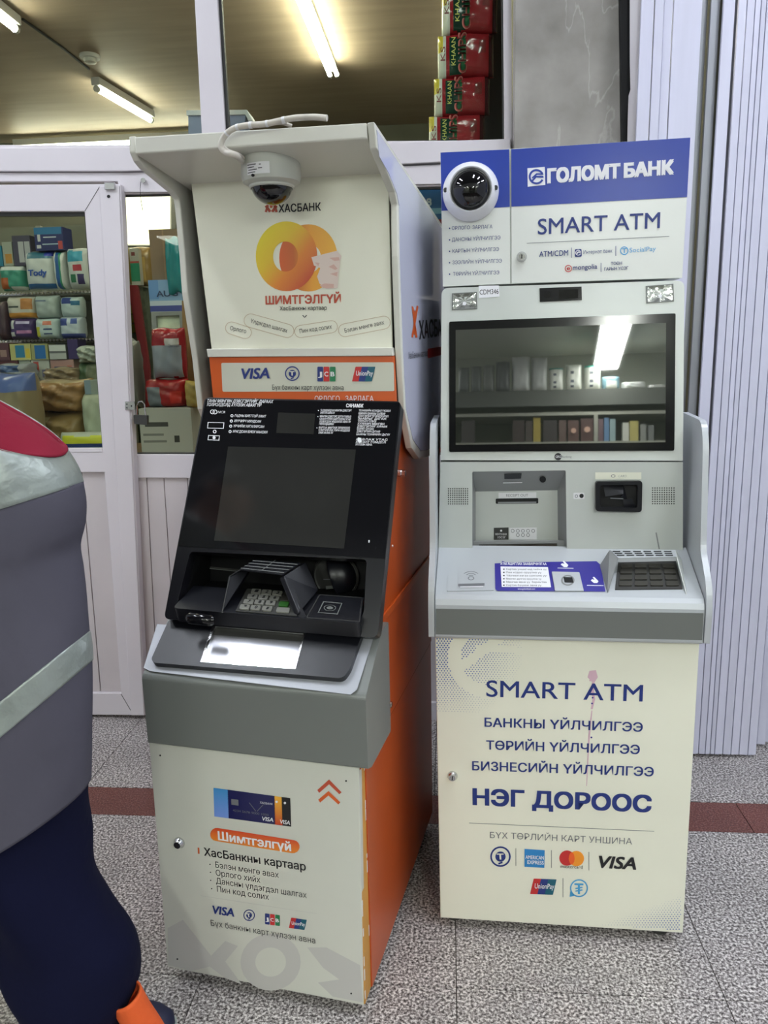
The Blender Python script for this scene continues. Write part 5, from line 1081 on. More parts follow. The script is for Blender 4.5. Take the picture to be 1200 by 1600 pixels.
# canopy
W_ = M['wing']
def wing(x, pts_px, tail):
    pl = lx(x); q = [pl.P(*p) for p in pts_px]; return [(p.y, p.z) for p in q] + tail
wr = wing(.52, [(585, 190), (589, 232), (604, 268), (617, 300), (621, 320), (622, 400), (627, 543), (632, 640), (643, 700), (655, 717)], [(.60, 1.183), (.75, 1.178), (.92, 1.20), (.92, 1.80)])
wl = wing(-.02, [(201, 213), (202, 238), (208, 252), (217, 263), (262, 300), (271, 312), (273, 325), (280, 400), (284, 457), (300, 560)], [(.37, 1.33), (.44, 1.23), (.53, 1.19), (.75, 1.178), (.92, 1.20), (.92, 1.82)])
can = la.add('canopy', MB().prism(wr, 'x', .5045, .5205), W_, bevel=.003); la.add('canopy_side', MB().prism(wl, 'x', -.0205, -.0045), W_, can, bevel=.003)
wi = [(y+(.012 if i < 10 else (0 if y < .9 else -.02)), z+(-.012 if i < 2 else (.02 if z < 1.25 else (-.012 if z > 1.75 and y > .8 else 0)))) for i, (y, z) in enumerate(wr)]
la.add('side_sheet', MB().prism(wi, 'x', .5205, .5215), M['wing_out'], can)
PRf = ly(.142)
qf = [PRf.P(*q) for q in ((211, 213.8), (573, 191.4), (573, 216.5), (211, 240.5))]
mb = MB().rings([qf, [q+Vector((0, .70, -.088)) for q in qf]]); la.add('canopy_roof', mb, W_, can, bevel=.003)
la.add('back_panel', MB().slab(LC, LC.px([(296, 262), (606, 250), (612.5, 545), (331, 547)]), -.01, 0), M['cream'], can)
la.add('canopy_lip', MB().slab(LC, LC.px([(326, 545), (615, 543), (616, 556), (328, 558)]), -.01, .012), W_, can, bevel=.002)
shape(la, 'logo_strip', LC, [(328, 557), (616, 556), (620, 640), (336, 640)], M['orange_print'], can, off=.004, thick=.01)
shape(la, 'logo_strip', LC, [(347, 567), (616, 566), (617, 611), (349, 612)], mat('strip_cream', (206, 206, 190), .4), can, off=.0046, r=.004)
tl = lambda s, a, b, h_, m, off=.001, **k: T(la, LC, s, a, b, h_, m, can, off=off, **k)
tl('ХАСБАНК', (436, 332), (501.5, 329), 11.5, M['ink'], bold=.022)
for s in (-1, 1):
    for (a, b, w_, m) in (((424+s*8.5, 321.5), (424+s*1.5, 331), 4, 'red_print'), ((424+s*5, 320.5), (424+s*8.5, 331.5), 3.4, 'red_print'), ((424+s*2, 319), (424, 325), 2.5, 'orange_print')): bar(la, LC, a, b, w_, M[m], can, name='bank_logo')
def ann(c, rx, ry_, irx, iry, ic): 
    o = [(c[0]+rx*math.cos(a*math.pi/24), c[1]+ry_*math.sin(a*math.pi/24)) for a in range(48)]; i_ = [(ic[0]+irx*math.cos(a*math.pi/24), ic[1]+iry*math.sin(a*math.pi/24)) for a in range(48)]
    return o, i_
o, i_ = ann((482, 403), 45.5, 52.5, 18, 22, (484, 404)); la.add('ring_picture', MB().slab(LC, LC.px(o), 0, .0008, [LC.px(i_)], flat=True), gradmat('ring_amber', [(0, (214, 92, 30)), (.25, (196, 96, 30)), (.55, (232, 160, 44)), (1, (236, 178, 58))], 'X'), can)
o, i_ = ann((448, 400.5), 48, 54.5, 19.5, 23.5, (446.5, 401)); la.add('ring_picture', MB().slab(LC, LC.px(o), 0, .0014, [LC.px(i_)], flat=True), gradmat('ring_gold', [(.12, (232, 214, 34)), (.38, (226, 190, 36)), (.62, (222, 130, 36)), (.85, (196, 74, 36))], 'XZ'), can)
shape(la, 'torn_sticker', LC, [(487, 402), (527, 392), (534, 400), (532, 410), (530, 425), (528, 450), (510.5, 452), (499.5, 443), (496, 432), (501, 419), (491, 415)], mat('torn_sticker_paper', (226, 208, 198), .5), can, off=.002)
for pts in ([(515, 403), (530, 402), (531, 407), (523, 408)], [(514, 417), (522, 413), (528, 420), (524, 422)], [(516, 428), (528, 425), (527, 432)], [(500, 446), (508, 443), (522, 444), (522, 450), (505, 450)], [(492, 410), (500, 411), (498, 416)]): shape(la, 'torn_sticker', LC, pts, mat('torn_pink', (216, 176, 164), .5) if 'torn_pink' not in MATS else MATS['torn_pink'], can, off=.0024)
tl('ШИМТГЭЛГҮЙ', (415.7, 475.6), (532.5, 473), 12, M['red_print'], bold=.04)
tl('ХасБанкны картаар', (437.5, 485), (511, 484), 6, M['ink'], bold=.005)
bar(la, LC, (473, 492.5), (476.3, 496), 1.2, M['ink'], can); bar(la, LC, (479.6, 492.3), (476.3, 496), 1.2, M['ink'], can)
M['pilline'] = mat('pill_outline', (196, 178, 150), .4)
for a, b, hh, s, ta, tb_ in (((362, 512.5), (383.5, 519.5), 10, 'Орлого', (359.6, 515.4), (384.5, 520.8)), ((392, 501), (449, 517), 11, 'Үлдэгдэл шалгах', (391.3, 504), (448.5, 520)), ((470, 518), (518, 510.5), 10, 'Пин код солих', (468.9, 520.8), (518.8, 513.3)), ((539, 516), (600, 504), 10.5, 'Бэлэн мөнгө авах', (539.3, 520), (600.7, 506.7))):
    pill(LC, a, b, hh, M['pilline'], la, can, .001, hole=.9); tl(s, ta, tb_, 6.2, M['ink'], bold=.004)
LC2 = ly(.325)
visa(la, LC2, (379, 591.8), (421, 590.8), 15.5, can); tugrik(la, LC2, (457, 583.7), 11.5, can); jcb(la, LC2, (510.3, 584.5), 28, 23, can); unionpay(la, LC2, (569.5, 584.5), 33, 23, can)
T(la, LC2, 'Бүх банкны карт хүлээн авна.', (425.7, 609), (537, 609.5), 7.5, M['ink'], can, bold=-.002)
T(la, LC2, 'ОРЛОГО | ЗАРЛАГА', (492, 627), (584, 627), 8, M['whiteink'], can, bold=.0)
# decals on the outer side
LV = lx(.5218)
def decal(name, mb, m): return la.add(name, mb, m, can)
for pts in ([(643, 478), (646, 480), (648, 500), (652, 527), (649, 528), (646, 505)], [(651, 477), (653.4, 479), (650, 500), (645, 528), (642.6, 526), (647, 500)], [(646.5, 488), (648, 483), (650, 490), (649, 500), (647.5, 500)], [(646, 520), (648, 505), (650, 519), (648, 524)]): shape(la, 'bank_logo', LV, pts, M['orange_print'], can, off=.0006)
T(la, LV, 'ХАСБАНК', (655, 530), (702, 522), 27, M['ink'], can, bold=.02, off=.0006)
T(la, LV, 'ХасБанкны картаар', (638, 561), (668, 556), 10, M['ink'], can, off=.0006); shape(la, 'bank_logo', LV, [(668, 545), (700, 540), (700, 552), (668, 560)], M['red'], can, off=.0006, r=.01)
# dome camera under the roof, and its cable
def on_z(fr, u, v, z): o = fr.eye(); d = fr.dir(u, v); return o+d*((z-o.z)/d.z)
zr = 1.868; c = on_z(LF, 422.5, 246, zr)
wc = LF.M @ c
d2 = Thing('dome_camera', 'black dome camera in grey housing hanging under the canopy roof', 'camera', Frame(wc.x, wc.y, LF.t, wc.z))
R_ = .0625
d2.add('housing', MB().lathe((0, 0, 0), (0, 0, -1), [(R_*.97, 0), (R_, .003), (R_, .018), (R_*1.005, .02), (R_*1.01, .042), (R_*.96, .051), (R_*.74, .058), (0, .058)], 40), M['cambody'], smooth=30)
d2.add('mounting_gasket', MB().lathe((0, 0, .0), (0, 0, -1), [(R_*.99, -.002), (R_*.99, .003), (0, .003)], 32), M['dark'])
d2.add('dome', MB().lathe((0, 0, -.054), (0, 0, -1), [(R_*.71*math.cos(a*math.pi/24), R_*.66*math.sin(a*math.pi/24)) for a in range(13)], 40), M['dome'], smooth=60)
d2.add('dome_rim', MB().lathe((0, 0, -.053), (0, 0, -1), [(R_*.77, 0), (R_*.77, .008), (R_*.72, .010), (R_*.70, .004)], 40), M['cambody'], smooth=40)
# label wrapped on the housing
mb = MB(); N_ = 10
a0, a1 = math.radians(-118), math.radians(-70)
for i in range(N_):
    A_, B_ = a0+(a1-a0)*i/N_, a0+(a1-a0)*(i+1)/N_; r = R_*1.02
    mb.face([Vector((r*math.cos(A_), r*math.sin(A_), -.045)), Vector((r*math.cos(B_), r*math.sin(B_), -.045)), Vector((r*math.cos(B_), r*math.sin(B_), -.022)), Vector((r*math.cos(A_), r*math.sin(A_), -.022))])
lab = d2.add('label', mb, M['sticker'])
for i, (z, a, b) in enumerate(((-.026, -116, -96), (-.031, -116, -100), (-.036, -114, -94), (-.041, -116, -98), (-.027, -90, -86), (-.034, -92, -84))):
    mb = MB(); r = R_*1.026
    for k in range(4):
        A_, B_ = math.radians(a+(b-a)*k/4), math.radians(a+(b-a)*(k+1)/4); mb.face([Vector((r*math.cos(A_), r*math.sin(A_), z-.0008)), Vector((r*math.cos(B_), r*math.sin(B_), z-.0008)), Vector((r*math.cos(B_), r*math.sin(B_), z+.0008)), Vector((r*math.cos(A_), r*math.sin(A_), z+.0008))])
    d2.add('label_print', mb, M['ink'], lab)
d2.add('screw', MB().lathe((R_*math.cos(math.radians(-104))*.98, R_*math.sin(math.radians(-104))*.98, -.046), (math.cos(math.radians(-104)), math.sin(math.radians(-104)), -.3), [(.003, 0), (.003, .004), (0, .004)], 8), M['dark'])
PCb = ly(.122)
def bez(P_, n=6):
    out = []
    for i in range(len(P_)-1):
        p0, p1, p2, p3 = P_[max(i-1, 0)], P_[i], P_[i+1], P_[min(i+2, len(P_)-1)]
        for k in range(n): t = k/n; out.append(.5*((2*p1)+(p2-p0)*t+(2*p0-5*p1+4*p2-p3)*t*t+(3*p1-p0-3*p2+p3)*t**3))
    return out+[P_[-1]]
pts = [c+Vector((-.05, -.02, -.012)), PCb.P(368, 243), PCb.P(352, 238), PCb.P(345, 229), PCb.P(350, 214), PCb.P(363, 202, .002), PCb.P(385, 196, .004), PCb.P(412, 194, .003), PCb.P(432, 190, .002), PCb.P(460, 184.5), PCb.P(490, 183), PCb.P(511, 184.5)]
wpts = [LF.M @ p for p in bez(pts)]
o = wpts[20]; cb = Thing('camera_cable', 'looped white cable from the dome camera over the canopy edge', 'cable', Frame(o.x, o.y, 0, o.z))
cb.add('cable_jacket', MB().tube([p-cb.fr.o for p in wpts], .0058, 12), M['cable'], smooth=60)
wp2 = [LF.M @ p for p in bez([PCb.P(345, 226, -.01), PCb.P(356, 236, -.014), PCb.P(372, 242, -.02), c+Vector((-.045, -.03, -.006))])]
cb.add('cable_strand', MB().tube([p-cb.fr.o for p in wp2], .0045, 10), M['cable'], smooth=60)
wp3 = [LF.M @ p for p in bez([PCb.P(418, 194, .001), PCb.P(438, 192, -.006), PCb.P(456, 197, -.014)])]
cb.add('cable_strand', MB().tube([p-cb.fr.o for p in wp3], .0036, 10), M['cable'], smooth=60)
for i in (26, 32, 37, 43, 50):
    p = wpts[i]-cb.fr.o; q = wpts[i+1]-cb.fr.o; cb.add('tape_wrap', MB().tube([p, q], .0064, 12), M['sticker'], smooth=60)
# ================================================================== SHOP ACROSS THE HALL (seen in the display's reflection)
nW = RF.M.to_3x3() @ PF.n; pW = RF.M @ PF.p
def refl(u, v, Y=None, Z=None):
    d = ray(u, v); h_ = EYE + d*((pW-EYE).dot(nW)/d.dot(nW)); r = d - 2*d.dot(nW)*nW
    t = (Y-h_.y)/r.y if Y is not None else (Z-h_.z)/r.z
    return h_ + r*t
OY = -2.45
zA, zA0, zB, zC = (refl(880, v, OY).z for v in (609, 634, 646, 690))
xa, xb = refl(690, 610, OY).x-.3, refl(1068, 610, OY).x+.4
os_ = Thing('shop_shelf', 'long white shelf of the shop opposite, mirrored in the grey machine display', 'shelf', base_frame((xa+xb)/2, OY-.2, 0))
hw = (xb-xa)/2
os_.add('shelf_fascia', MB().box(-hw, hw, .19, .205, zA0, zA), mat('shelf_fascia_grey', (92, 95, 90), .6))
os_.add('board', MB().box(-hw, hw, -.2, .19, zA-.02, zA), M['rack']); os_.add('board', MB().box(-hw, hw, -.2, .2, zB-.015, zB+.01), M['rack']); os_.add('board', MB().box(-hw, hw, -.2, .2, zC-.03, zC), M['rack'])
for z in (1.1, .6, .1): os_.add('board', MB().box(-hw, hw, -.2, .2, z-.03, z), M['rack'])
os_.add('back_panel', MB().box(-hw, hw, -.22, -.2, 0, zA+.02), M['pegboard'])
for x in (-hw, hw-.03): os_.add('upright', MB().box(x, x+.03, -.2, .19, 0, zA-.02), M['rack'])
px_ = refl(931, 660, OY).x-os_.e.location.x; os_.add('divider', MB().box(px_-.015, px_+.015, .15, .2, zC, zB-.015), M['rack'])
def opp(name, label, u0, u1, v0, v1, col, z0, bands=(), soft=True, group=None, seed=1, top=None):
    a, b = refl(u0, v1, OY+.0), refl(u1, v0, OY+.0); w = b.x-a.x; c_ = (a.x+b.x)/2; z1 = refl((u0+u1)/2, v0, OY).z; hgt = z1-z0; d = min(.2, max(.06, w*1.0))
    m0 = colm(col, .4); mb = MB(); base = Vector((c_, OY-.02-d/2, z0))
    if soft: mb.pillow((0, 0, hgt/2), w*.96, hgt, d, 14, e=5, seed=seed, noise=.03)
    else: mb.box(-w*.47, w*.47, -d/2, d/2, 0, hgt)
    me = mb.mesh(name, m0)
    for i, bd in enumerate(bands): me.materials.append(colm(bd[4], .4))
    if bands and not soft:
        pass
    for p in me.polygons:
        if soft and p.center.y > 0:
            fx, fz = (p.center.x/w+.5), 1-p.center.z/hgt
            for i, bd in enumerate(bands):
                if bd[0] <= fx <= bd[2] and bd[1] <= fz <= bd[3]: p.material_index = i+1
    o = bpy.data.objects.new(name, me); COL.objects.link(o); o.location = base; return tag(o, label, 'pack' if soft else 'box', group)
G_ = 'packs on the shelf across the hall'
dotb = [(.3, .3+.17*k, .45, .38+.17*k, (60, 70, 90)) for k in range(4)]
for i, (a, b, v0, c, bd, lb_) in enumerate(((715, 733, 572, (120, 124, 124), (), 'dim grey pack, leftmost in the reflection in the display'), (735, 752, 570, (120, 124, 124), (), 'dim grey pack, second from left in the reflection'), (754, 772, 568, (130, 132, 130), (), 'dim grey pack, third from left in the reflection'), (774, 797, 562, (110, 112, 114), (), 'dark grey pack beside the tallest white pack in the reflection'),
        (799, 829, 554, (206, 208, 206), (), 'tallest white pack mirrored in the display'), (830, 856, 556, (196, 198, 196), (), 'second tall white pack mirrored in the display'), (858, 881, 572, (214, 216, 208), dotb+[(0, 0, 1, .1, (40, 140, 130))], 'leftmost white pack with dots and teal top in the reflection'),
        (884, 910, 567, (214, 216, 208), dotb, 'middle white pack with a column of dots in the reflection'), (914, 940, 568, (220, 222, 214), dotb+[(0, 0, 1, .12, (40, 160, 140))], 'white dotted pack under the mirrored lamp'),
        (942, 970, 586, (120, 160, 176), [(.2, .4, .8, 1, (220, 220, 214))], 'blue and white pack right of the mirrored lamp'), (973, 1012, 594, (200, 202, 200), (), 'low white crumpled pack in the reflection'), (1014, 1042, 599, (206, 206, 204), (), 'flat white pack at the right end of the reflection'))):
    opp('shelf_pack', lb_, a, b, v0, 609, c, zA, bd, True, G_, 60+i)
for i, (a, b, v0, c, lb_) in enumerate(((720, 742, 657, (66, 60, 60), 'dark box at the left of the mirrored lower shelf'), (800, 820, 656, (60, 46, 44), 'brown hair dye box left of the yellow tube'), (821, 832, 657, (70, 60, 56), 'narrow brown box touching the yellow tube'), (833, 845, 652, (158, 140, 60), 'yellow tube on the mirrored lower shelf'), (848, 871, 656, (52, 44, 44), 'dark box right of the yellow tube'),
        (873, 885, 656, (90, 70, 64), 'narrow brownish box in the middle of the mirrored shelf'), (887, 905, 656, (84, 56, 50), 'brown box with a portrait left of the last portrait box'), (907, 928, 653, (74, 44, 40), 'brown portrait box beside the shelf divider'), (935, 943, 654, (104, 80, 88), 'pink box right of the divider'), (944, 952, 652, (90, 122, 156), 'blue tube right of the divider'), (953, 962, 654, (136, 158, 160), 'pale blue tube next to the blue tube'),
        (973, 983, 660, (190, 190, 180), 'white box left of the yellow pack'), (984, 998, 657, (170, 160, 96), 'yellow and white pack near the right of the reflection'), (1001, 1010, 662, (130, 132, 126), 'grey box right of the yellow pack'), (1013, 1022, 664, (110, 112, 110), 'last grey box of the mirrored shelf'))):
    o = opp('shelf_box', lb_, a, b, v0, 690, c, zC, (), False, 'boxes on the lower shelf across the hall', 80+i)
    if 'portrait' in lb_:
        w = o.dimensions.x; hgt = (refl(880, v0, OY).z-zC); mb = MB(); mb.lathe((0, o.data.vertices[3].co.y if 0 else .062, hgt*.5), (0, 1, 0), [(w*.24, 0), (w*.24, .001), (0, .0012)], 14)
        x = bpy.data.objects.new('portrait_print', mb.mesh('portrait_print', colm((200, 160, 140)))); COL.objects.link(x); x.parent = o
single('wall_opposite', MB().box(-4.2, 3.2, -3.12, -3.05, -.004, 2.62), mat('opposite_wall_paint', (170, 172, 162), .7), kind='structure')
# lamp over the opposite shelf
q0, q1 = refl(972, 470, Z=2.42), refl(946, 578, Z=2.42)
q1.y = max(q1.y, -2.95)
def lampbox(name, a, b, w, label, m, group=None, th_=.05):
    a, b = Vector(a), Vector(b); c = (a+b)/2; t = Thing(name, label, 'light', base_frame(*c), group); d = (b-a); L = d.length; d.normalize(); s = Vector((-d.y, d.x, 0))
    def bx_(hw_, l, z0, z1): return MB().rings([[d*q+s*-hw_+Vector((0, 0, z0)), d*q+s*hw_+Vector((0, 0, z0)), d*q+s*hw_+Vector((0, 0, z1)), d*q+s*-hw_+Vector((0, 0, z1))] for q in (-l/2, l/2)])
    t.add('housing', bx_(w/2, L, .012, th_), M['fixture']); t.add('diffuser', bx_(w*.46, L*.98, 0, .012), m); return t
lampbox('ceiling_lamp', q0, q1, .20, 'bright lamp of the opposite shop, mirrored in the grey machine display', M['opptube'])
for x_, w_ in ((-2.6, 'far left'), (-1.3, 'left'), (2.4, 'right')): lampbox('ceiling_lamp', (x_, -2.9, 2.58), (x_, -1.5, 2.58), .2, 'added unseen fill lamp in the opposite shop, to the %s, outside the mirrored view' % w_, M['opptube'])  # unseen lamps added to brighten this shop and light the machine fronts
# hall lamps above the machines
HL = [(-3.9, -.8, .3, 'far left'), (2.3, -1.0, .3, 'far right'), (-2.9, .9, 2.1, 'left end of the row over the machines'), (-1.62, .9, 2.1, 'second of the row, left of the orange-sided machine'), (.45, .85, 1.6, 'in front of the wide grey machine'), (1.3, .85, 1.7, 'right of the wide grey machine'), (2.5, .9, 2.1, 'right end of the row over the machines')]
for i, (x, y0, y1, w_) in enumerate(HL):
    lampbox('hall_lamp', (x, y0, 3.62), (x+.02, y1, 3.62), .16, 'long white hall ceiling lamp, '+w_, M['halltube'], group='hall ceiling lamps')

# ================================================================== PERSON
YP = 1.30
Pp = WP(YP); Pf = WP(YP-.13)
person = Thing('person', 'person in red and grey work vest and navy trousers walking at the left edge', 'person', Frame(-.86, YP, 0))
po = person.fr.o
# continuous body
def skin(name, verts, edges, rad, m, sub=2, parent=None):
    me = bpy.data.meshes.new(name); me.from_pydata([tuple(Vector(v)-po) for v in verts], edges, []); me.materials.append(m)
    o = bpy.data.objects.new(name, me); COL.objects.link(o); o.parent = parent or person.e
    sk_ = o.modifiers.new('skin', 'SKIN'); o.modifiers.new('sub', 'SUBSURF').levels = sub; o.modifiers['sub'].render_levels = sub
    for i, r in enumerate(rad): me.skin_vertices[0].data[i].radius = (r if isinstance(r, tuple) else (r, r)); me.skin_vertices[0].data[i].use_root = (i == 0)
    sk_.use_smooth_shade = True; return o
M['skin'] = mat('skin_tone', (186, 140, 112), .55); M['hair'] = mat('black_hair', (20, 17, 16), .6, bump=.4, bscale=200)
X = -.98
def at(u, v, dy=0): return WP(YP+dy).P(u, v)
bv = [(X, YP, .86), (X, YP, 1.05), (X, YP, 1.25), (X+.01, YP-.01, 1.38), (X+.03, YP-.015, 1.47), (X+.045, YP-.03, 1.56), (X+.05, YP-.03, 1.66),
      at(5, 1240), at(66, 1420, -.01), at(140, 1560, -.02),
      at(-48, 1300, .1), at(-100, 1450, .12), at(-180, 1595, .14),
      (X-.02, YP-.15, 1.33), (X-.26, YP-.17, 1.16), (X-.42, YP-.16, .97), (X, YP+.13, 1.33), (X-.08, YP+.17, 1.10), (X+.02, YP+.15, .98)]
be = [(0, 1), (1, 2), (2, 3), (3, 4), (4, 5), (5, 6), (0, 7), (7, 8), (8, 9), (0, 10), (10, 11), (11, 12), (3, 13), (13, 14), (14, 15), (3, 16), (16, 17), (17, 18)]
br = [.13, .125, .14, .11, .052, .09, .08, .065, .05, .035, .065, .05, .035, .055, .042, .03, .055, .042, .03]
body = skin('body', bv, be, br, M['skin'])
def fingers(w, d, side):
    w = Vector(w); d = Vector(d).normalized(); s = d.cross(Vector((0, 0, 1))).normalized() if abs(d.z) < .9 else Vector((0, 1, 0)); up = s.cross(d)
    V = [w, w+d*.05]; E_ = [(0, 1)]; R_l = [(.022, .016), (.032, .014)]
    for k, (o_, l) in enumerate(((-.027, .068), (-.009, .078), (.009, .073), (.026, .058))):
        b = len(V); V += [w+d*.085+s*o_, w+d*(.085+l*.5)+s*o_+up*-.012*side, w+d*(.085+l*.8)+s*o_+up*-.035*side]; E_ += [(1, b), (b, b+1), (b+1, b+2)]; R_l += [(.0095,)*2, (.0085,)*2, (.0075,)*2]
    b = len(V); V += [w+d*.03+s*-.035, w+d*.07+s*-.055-up*.01*side, w+d*.095+s*-.06-up*.02*side]; E_ += [(0, b), (b, b+1), (b+1, b+2)]; R_l += [(.012,)*2, (.010,)*2, (.008,)*2]
    return skin('hand', V, E_, R_l, M['skin'], 1)
fingers((X-.42, YP-.16, .97), (-.5, .0, -.85), 1); fingers((X+.02, YP+.15, .98), (.8, 0, -.4), 1)
# head details (turned to the right)
hc = Vector((X+.05, YP-.03, 1.60))
mb = MB(); hr = []
for i in range(13):
    ph = -1.25+2.8*i/12; z = math.sin(ph); r = math.cos(ph)
    hr.append([hc-po+Vector((r*(.098+.0*z)*math.cos(a)+.008*(z < -.3), r*.078*math.sin(a), z*.118)) for a in [2*math.pi*j/20 for j in range(20)]])
mb.rings(hr); mb.sm = True; hd_ = person.add('head', mb, M['skin'])
mb = MB(); mb.rings([[hc-po+Vector((.098*1.0+o_[0], w*o_[1], -.01+o_[2])) for w in (-1, 1, 1, -1)] for o_ in ((-.01, .006, .03), (.014, .011, .0), (.012, .014, -.022), (-.012, .012, -.026))]); person.add('nose', mb, M['skin'], hd_)
for s in (-1, 1):
    person.add('eye', MB().lathe(hc-po+Vector((.083, s*.03, .012)), (1, s*.3, 0), [(.013, 0), (.009, .005), (0, .007)], 12), M['whiteink'], hd_); person.add('pupil', MB().lathe(hc-po+Vector((.088, s*.032, .012)), (1, s*.3, 0), [(.005, 0), (.004, .003), (0, .003)], 10), M['ink'], hd_)
    person.add('ear', MB().lathe(hc-po+Vector((-.005, s*.078, -.005)), (-.3, s, 0), [(.028, -.008), (.03, .004), (.02, .012), (0, .006)], 14), M['skin'], hd_, smooth=60)
person.add('mouth', MB().tube([hc-po+Vector((.080, y, -.062-abs(y)*.1)) for y in (-.025, -.01, .01, .025)], .005, 8), colm((150, 80, 76)), hd_)
mb = MB(); hr = []
for i in range(10):
    ph = .0+1.57*i/9; z = math.sin(ph); r = math.cos(ph); hr.append([hc-po+Vector((r*.108*math.cos(a)-.012, r*.086*math.sin(a), z*.125+.02)) for a in [2*math.pi*j/24 for j in range(24)]])
hr.insert(0, [hc-po+Vector((.06*math.cos(a)-.045, .082*math.sin(a), -.05)) for a in [2*math.pi*j/24 for j in range(24)]]); mb.rings(hr); mb.sm = True; person.add('hair', mb, M['hair'])
# vest: slanted rings fitted to the silhouette
def vring(ru, rv, lv, rx=.20, ryy=.145, wav=0, seed=0, grow=0):
    cl = .5+.35*max(0, 1-abs(rv-1020)/110)
    R_ = Pp.P(ru, rv); L_ = Pf.P(0, lv); k = (L_.z-R_.z)/(L_.x-(R_.x-.02)); k = max(-.5, min(cl, k)); cx_ = R_.x-rx; out = []
    for j in range(56):
        a = 2*math.pi*j/56; w = 1+wav*(math.sin(5*a+seed*1.3)+.6*math.sin(9*a-seed*.9)); x = cx_+(rx+grow)*w*math.cos(a); y = YP+(ryy+grow)*w*math.sin(a)
        out.append(Vector((x, y, R_.z+k*(x-R_.x)))-po)
    return out
VR = [(2, 641, 560, .12, .09), (30, 656, 590, .15, .115), (55, 674, 620, .17, .13), (78, 694, 670, .19, .14), (95, 714, 718, .205, .145), (112, 733, 762, .21, .146), (121, 756, 790, .213, .147), (127, 790, 826, .213, .147), (124, 825, 862, .208, .146), (115, 858, 900, .20, .145),
      (120, 892, 940, .203, .145), (126, 930, 990, .208, .147), (130, 965, 1040, .212, .148), (131.5, 997, 1134, .215, .15), (133.5, 1038, 1166, .218, .152), (134, 1090, 1195, .222, .155), (134.5, 1150, 1255, .226, .158), (135, 1200, 1305, .23, .16), (134, 1232, 1342, .232, .16)]
ringsV = [vring(r[0], r[1], r[2], r[3], r[4], .006 if i > 3 else 0, i) for i, r in enumerate(VR)]
M['vest_red'] = mat('red_cloth', (136, 36, 56), .9, spec=.15, bump=.25, bscale=40); M['vest_grey'] = mat('grey_cloth', (84, 82, 94), .9, spec=.12, bump=.9, bscale=7, var=.06, vscale=6)
M['reflect'] = mat('reflective_tape', (150, 158, 154), .35, metal=.25, bump=1.0, bscale=16, var=.12, vscale=12)
def cloth(name, rr, m, parent=None, cap=False, label=None, fold=0):
    # subdivide between rings smoothly
    out = []
    for i in range(len(rr)-1):
        for k in range(4):
            t = k/4; p0, p1, p2, p3 = rr[max(i-1, 0)], rr[i], rr[i+1], rr[min(i+2, len(rr)-1)]
            out.append([.5*((2*b)+(c-a)*t+(2*a-5*b+4*c-d)*t*t+(3*b-a-3*c+d)*t**3) for a, b, c, d in zip(p0, p1, p2, p3)])
    out.append(rr[-1])
    if fold:
        from mathutils import noise as _n
        for R in out:
            c_ = sum(R, Vector())/len(R)
            for i_, p in enumerate(R): q = (p+po); d = Vector((p.x-c_.x, p.y-c_.y, 0)).normalized(); R[i_] = p+d*fold*_n.noise(Vector((q.x*5, q.y*5+q.x*4, q.z*7+q.x*9)))
    mb = MB().rings(out, cap0=cap, cap1=False); mb.sm = True
    o = person.add(name, mb, m, parent, label=label); sd = o.modifiers.new('thick', 'SOLIDIFY'); sd.thickness = .004; sd.offset = -1; return o
top_ = [[Vector((X+.02, YP, 1.455))-po+Vector((.065*math.cos(2*math.pi*j/56), .065*math.sin(2*math.pi*j/56), 0)) for j in range(56)]]
v1 = cloth('vest_yoke', top_+ringsV[:5], M['vest_red'], label='red shoulder yoke')
cloth('reflective_band', [[p*1.0 for p in r] for r in (vring(94.5, 713, 716, .207, .147), vring(112, 733, 750, .213, .149), vring(121.5, 757, 791, .216, .150))], M['reflect'], label='chest reflective band')
v2 = cloth('vest', ringsV[6:], M['vest_grey'], label='grey vest body', fold=.0)
cloth('reflective_band', [vring(131.5, 993, 1134, .217, .153, .006, 13, .001), vring(133, 1016, 1150, .2185, .1545, .006, 13.5, .002), vring(134.2, 1041, 1168, .220, .156, .006, 14, .001)], M['reflect'], label='hip reflective band')
# sleeves on both arms
def limb(name, P_, R_, m, label=None, k=40, wav=.0, fold=0):
    rr = []
    P_ = [Vector(p) for p in P_]
    for i, p in enumerate(P_):
        d = (P_[min(i+1, len(P_)-1)]-P_[max(i-1, 0)]).normalized(); a = d.cross(Vector((0, 1, 0))).normalized(); b = d.cross(a); r = R_[i]; r = r if isinstance(r, tuple) else (r, r)
        rr.append([p+a*r[0]*(1+wav*math.sin(3*t+i*1.7))*math.cos(t)+b*r[1]*(1+wav*math.sin(4*t+i))*math.sin(t)-po for t in [2*math.pi*j/k for j in range(k)]])
    return cloth(name, rr, m, label=label, fold=fold)
limb('sleeve', [(X-.03, YP-.12, 1.36), (X-.15, YP-.16, 1.25), (X-.26, YP-.17, 1.16), (X-.34, YP-.165, 1.06), (X-.41, YP-.16, .985)], [.07, .065, .06, .052, .045], M['vest_grey'])
limb('sleeve', [(X-.02, YP+.10, 1.36), (X-.04, YP+.13, 1.22), (X-.08, YP+.16, 1.11), (X-.03, YP+.16, 1.03), (X+.01, YP+.15, .985)], [.07, .065, .06, .052, .045], M['vest_grey'])
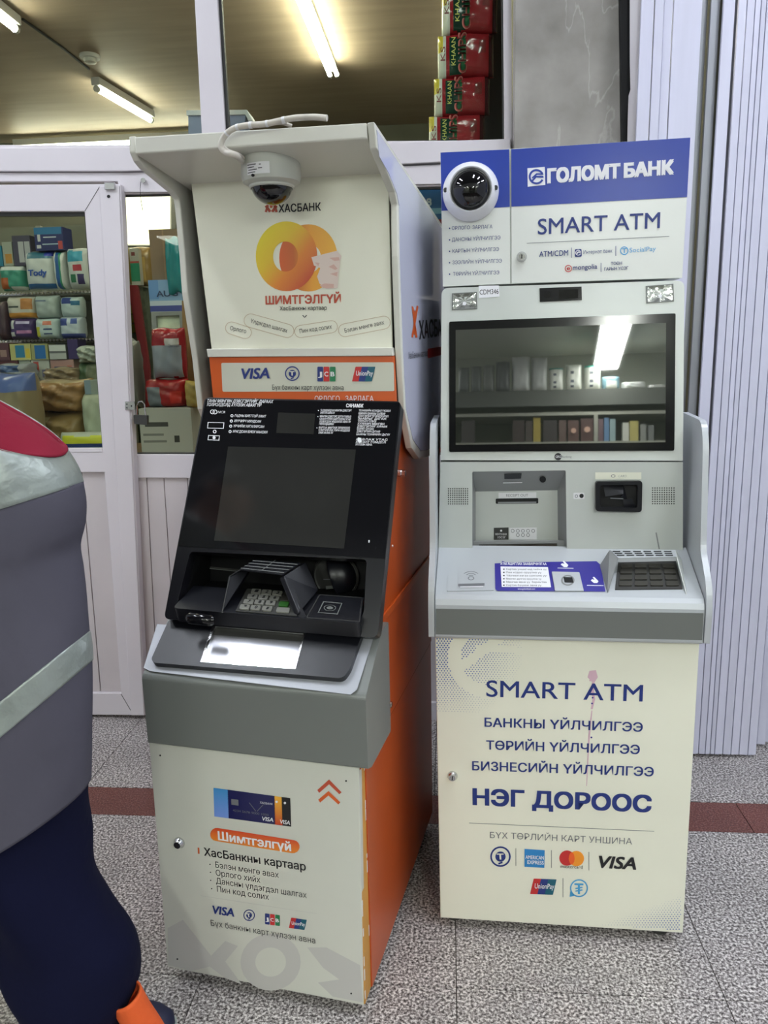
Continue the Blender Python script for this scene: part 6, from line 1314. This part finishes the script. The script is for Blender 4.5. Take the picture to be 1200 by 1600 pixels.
# trousers
M['navycloth'] = mat('navy_cloth', (15, 17, 42), .9, spec=.12, bump=1.0, bscale=9)
def at(u, v, dy=0): return WP(YP+dy).P(u, v)
tr_ = limb('trousers', [at(-20, 1130), at(10, 1240), at(38, 1330), at(62, 1400, -.01), at(90, 1460, -.015), at(114, 1505, -.02), at(130, 1550, -.02), at(150, 1590, -.02), at(165, 1625, -.02)],
     [(.17, .13), (.155, .13), (.125, .12), (.110, .115), (.112, .112), (.120, .112), (.108, .105), (.065, .08), (.05, .06)], M['navycloth'], wav=.03, fold=.022)
limb('trousers', [at(-40, 1150, .1), at(-50, 1300, .1), at(-85, 1420, .12), at(-150, 1540, .14), at(-190, 1610, .14)], [(.16, .13), (.14, .12), (.11, .11), (.10, .10), (.09, .09)], M['navycloth'], wav=.03, fold=.02)
# pocket flap showing past the hem at the right
# sock and shoe
M['sockor'] = mat('orange_sock', (222, 92, 36), .8, bump=.3, bscale=80); M['shoe'] = mat('navy_shoe', (26, 30, 60), .6); M['sole'] = mat('grey_sole', (150, 160, 158), .6)
A_ = at(196, 1555, -.03); B_ = at(226, 1610, -.02)
limb('sock', [A_, A_.lerp(B_, .5), B_, at(240, 1640, -.02)], [(.032, .034), (.032, .034), (.036, .036), (.040, .04)], M['sockor'], label='orange sock')
def shoe(c, ang, m=M['shoe']):
    c = Vector(c); L = .28; pr_ = [(-.5, .030, .07), (-.42, .038, .085), (-.25, .040, .085), (-.05, .038, .075), (.15, .044, .058), (.35, .046, .046), (.46, .036, .036), (.5, .018, .022)]
    rr = []; ss = []
    for t, w, h_ in pr_:
        rr.append([Vector((t*L, w*math.cos(a), max(.018, .02+(h_)*max(0, math.sin(a))))) for a in [2*math.pi*j/20 for j in range(20)]])
        ss.append([Vector((t*L*1.02, w*1.1*math.cos(a), .011+.011*math.sin(a))) for a in [2*math.pi*j/20 for j in range(20)]])
    Rm = Matrix.Rotation(ang, 3, 'Z'); f = lambda R: [[Rm @ p + c - po for p in r] for r in R]
    mb = MB().rings(f(rr)); mb.sm = True; o = person.add('shoe', mb, m); mb = MB().rings(f(ss)); mb.sm = True; person.add('shoe_sole', mb, M['sole'], o)
q = on_z(WF, 262, 1592, .03); shoe((q.x-.125, q.y+.0, .0), -.12)
shoe((at(-190, 1610, .14).x+.05, YP+.14, 0), 0.1)
# rename nothing, add nothing after this line
